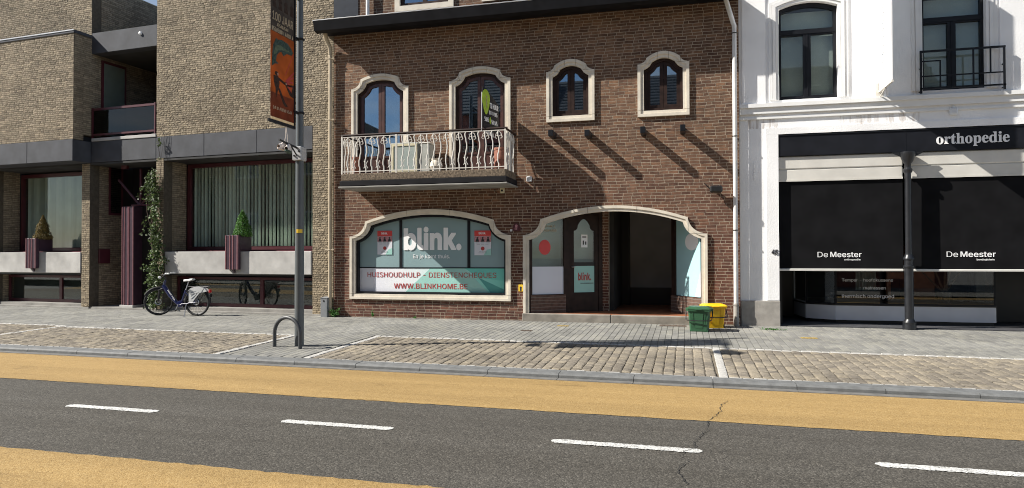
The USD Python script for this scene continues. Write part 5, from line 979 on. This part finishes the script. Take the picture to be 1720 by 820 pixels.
part(bk, 'frame', MB().tube([hd_b + (0, 0, -.02), hd_t + (0, 0, .02)], .03, 10).tube([hd_b + (-.0, 0, .06), (.20, 0, .50), (.0, 0, .31), ss_b], [.05, .05, .046, .046], 12).tube([ss_b, ss_t], .026, 10)
     .tube([ss_b + (0, .05, 0), ra + (0, .06, 0)], .014, 8).tube([ss_b + (0, -.05, 0), ra + (0, -.06, 0)], .014, 8).tube([ss_t + (.02, .03, -.06), ra + (0, .06, 0)], .010, 8).tube([ss_t + (.02, -.03, -.06), ra + (0, -.06, 0)], .010, 8), 'blue_paint', smooth=50)
part(bk, 'motor', MB().lathe([(0, -.06), (.07, -.055), (.085, -.03), (.085, .03), (.07, .055), (0, .06)], (-.08, 0, .29), 16, 1), 'blue_paint', smooth=50)
part(bk, 'frame_lettering', MB().prism(affinity.translate(affinity.rotate(scribble(0, .34, 0, .028, 10, 9), 52, origin=(0, 0)), .05, .38), .049, .053), 'white_print')
fork = part(bk, 'fork', MB().tube([hd_b - (0, 0, .02), fa_ + sd * .055 + (-.02, 0, .30), fa_ + sd * .055], .016, 8).tube([hd_b - (0, 0, .02), fa_ - sd * .055 + (-.02, 0, .30), fa_ - sd * .055], .016, 8), 'dark_metal', smooth=50)
st0 = hd_t + (-.01, 0, .08); part(bk, 'stem', MB().tube([hd_t, st0, st0 + fd * .06 + (0, 0, .06)], .018, 8), 'dark_metal', smooth=50)
hb = st0 + fd * .06 + np.array([0, 0, .06]); hbp = [hb + sd * s * .30 - fd * .14 * abs(s) + (0, 0, .05 * abs(s)) for s in (-1, -.7, -.35, 0, .35, .7, 1)]
hbar = part(bk, 'handlebar', MB().tube(hbp, .012, 8), 'steel', smooth=50)
for s in (-1, 1): e = hb + sd * s * .30 - fd * .14 + (0, 0, .05); part(hbar, 'grip', MB().tube([e - sd * s * .05 + fd * .03, e - fd * .07 + sd * s * .02], .019, 8), 'bike_guard'); part(hbar, 'brake_lever', MB().tube([e - sd * s * .06 + fd * .05, e + fd * .03 + (0, 0, -.02)], .007, 5), 'steel')
part(bk, 'headlight', MB().lathe([(0, .03), (.03, .02), (.035, 0), (.02, -.03), (0, -.035)], hb + fd * .08 + (0, 0, -.05), 10, 0), 'white_plastic')
part(bk, 'display', MB().bevel(hb[0] - .03, hb[0] + .03, hb[1] - .04, hb[1] + .04, hb[2] + .01, hb[2] + .03, .006), 'black_plastic')
sp_t = np.array([-.315, 0, .86]); part(bk, 'seat_post', MB().tube([ss_t, sp_t], .014, 8), 'steel'); prof = []
for x, w, z in ((-.13, .075, .035), (-.10, .088, .03), (-.04, .08, .012), (.03, .045, .004), (.10, .026, .006), (.14, .018, .0)): prof += [(sp_t[0] + x, y * w, sp_t[2] + .03 + z + q) for y in (-1, -.5, 0, .5, 1) for q in ((-.025,) if abs(y) == 1 else (-.035, .012 if y else .004))]
part(bk, 'seat', MB().hull(prof), 'bike_guard', smooth=60)
gd = Polygon([(-.36, .66), (-.42, .70), (-.62, .74), (-.78, .70), (-.86, .62), (-.80, .60), (-.66, .58), (-.52, .42), (-.44, .31), (-.36, .36)]); hole = Polygon([(-.42, .60), (-.56, .62), (-.62, .585), (-.50, .44), (-.44, .40)])
part(bk, 'skirt_guard', MB().prism(gd.difference(hole), .055, .065).prism(gd.difference(hole), -.065, -.055), 'bike_guard'); part(bk, 'guard_mesh', MB().prism(hole, .058, .062).prism(hole, -.062, -.058), 'grey_print')
part(bk, 'guard_bar', MB().prism(LineString([(-.42, .55), (-.60, .60)]).buffer(.018).union(LineString([(-.43, .45), (-.56, .55)]).buffer(.014)), .066, .069), 'bike_guard')
part(bk, 'luggage_rack', MB().tube([(-.34, .05, .73), (-.88, .05, .73)], .008, 6).tube([(-.34, -.05, .73), (-.88, -.05, .73)], .008, 6).tube([(-.88, -.05, .73), (-.88, .05, .73)], .008, 6).tube([(-.80, .06, .73), (-.56, .07, .36)], .007, 6).tube([(-.80, -.06, .73), (-.56, -.07, .36)], .007, 6), 'dark_metal')
part(bk, 'rear_light', MB().bevel(-.925, -.885, -.04, .04, .58, .66, .01), 'tail_red'); part(bk, 'number_tag', MB().bevel(-.93, -.90, -.05, .05, .47, .55, .004), 'black_plastic')
part(bk, 'crank', MB().tube([(-.08, .08, .29), (-.02, .10, .14)], .011, 6), 'steel'); part(bk, 'crank', MB().tube([(-.08, -.08, .29), (-.14, -.10, .44)], .011, 6), 'steel')
for s, x, z in ((1, -.02, .14), (-1, -.14, .44)): part(bk, 'pedal', MB().bevel(x - .045, x + .045, s * .10 - (0 if s > 0 else .08), s * .10 + (.08 if s > 0 else 0), z - .012, z + .012, .004), 'black_plastic')
part(bk, 'chain_guard', MB().hull([(-.08 + .07 * math.cos(a), y, .29 + .09 * math.sin(a)) for a in np.linspace(0, 6, 9) for y in (-.075, -.06)] + [(-.5, y, .34 + q) for y in (-.075, -.06) for q in (-.05, .05)]), 'black_plastic')
part(bk, 'kickstand', MB().tube([(-.30, .07, .30), (-.33, .16, .15), (-.36, .22, .0)], .010, 6).tube([(-.36, .22, .004), (-.33, .25, .004)], .011, 5), 'steel')
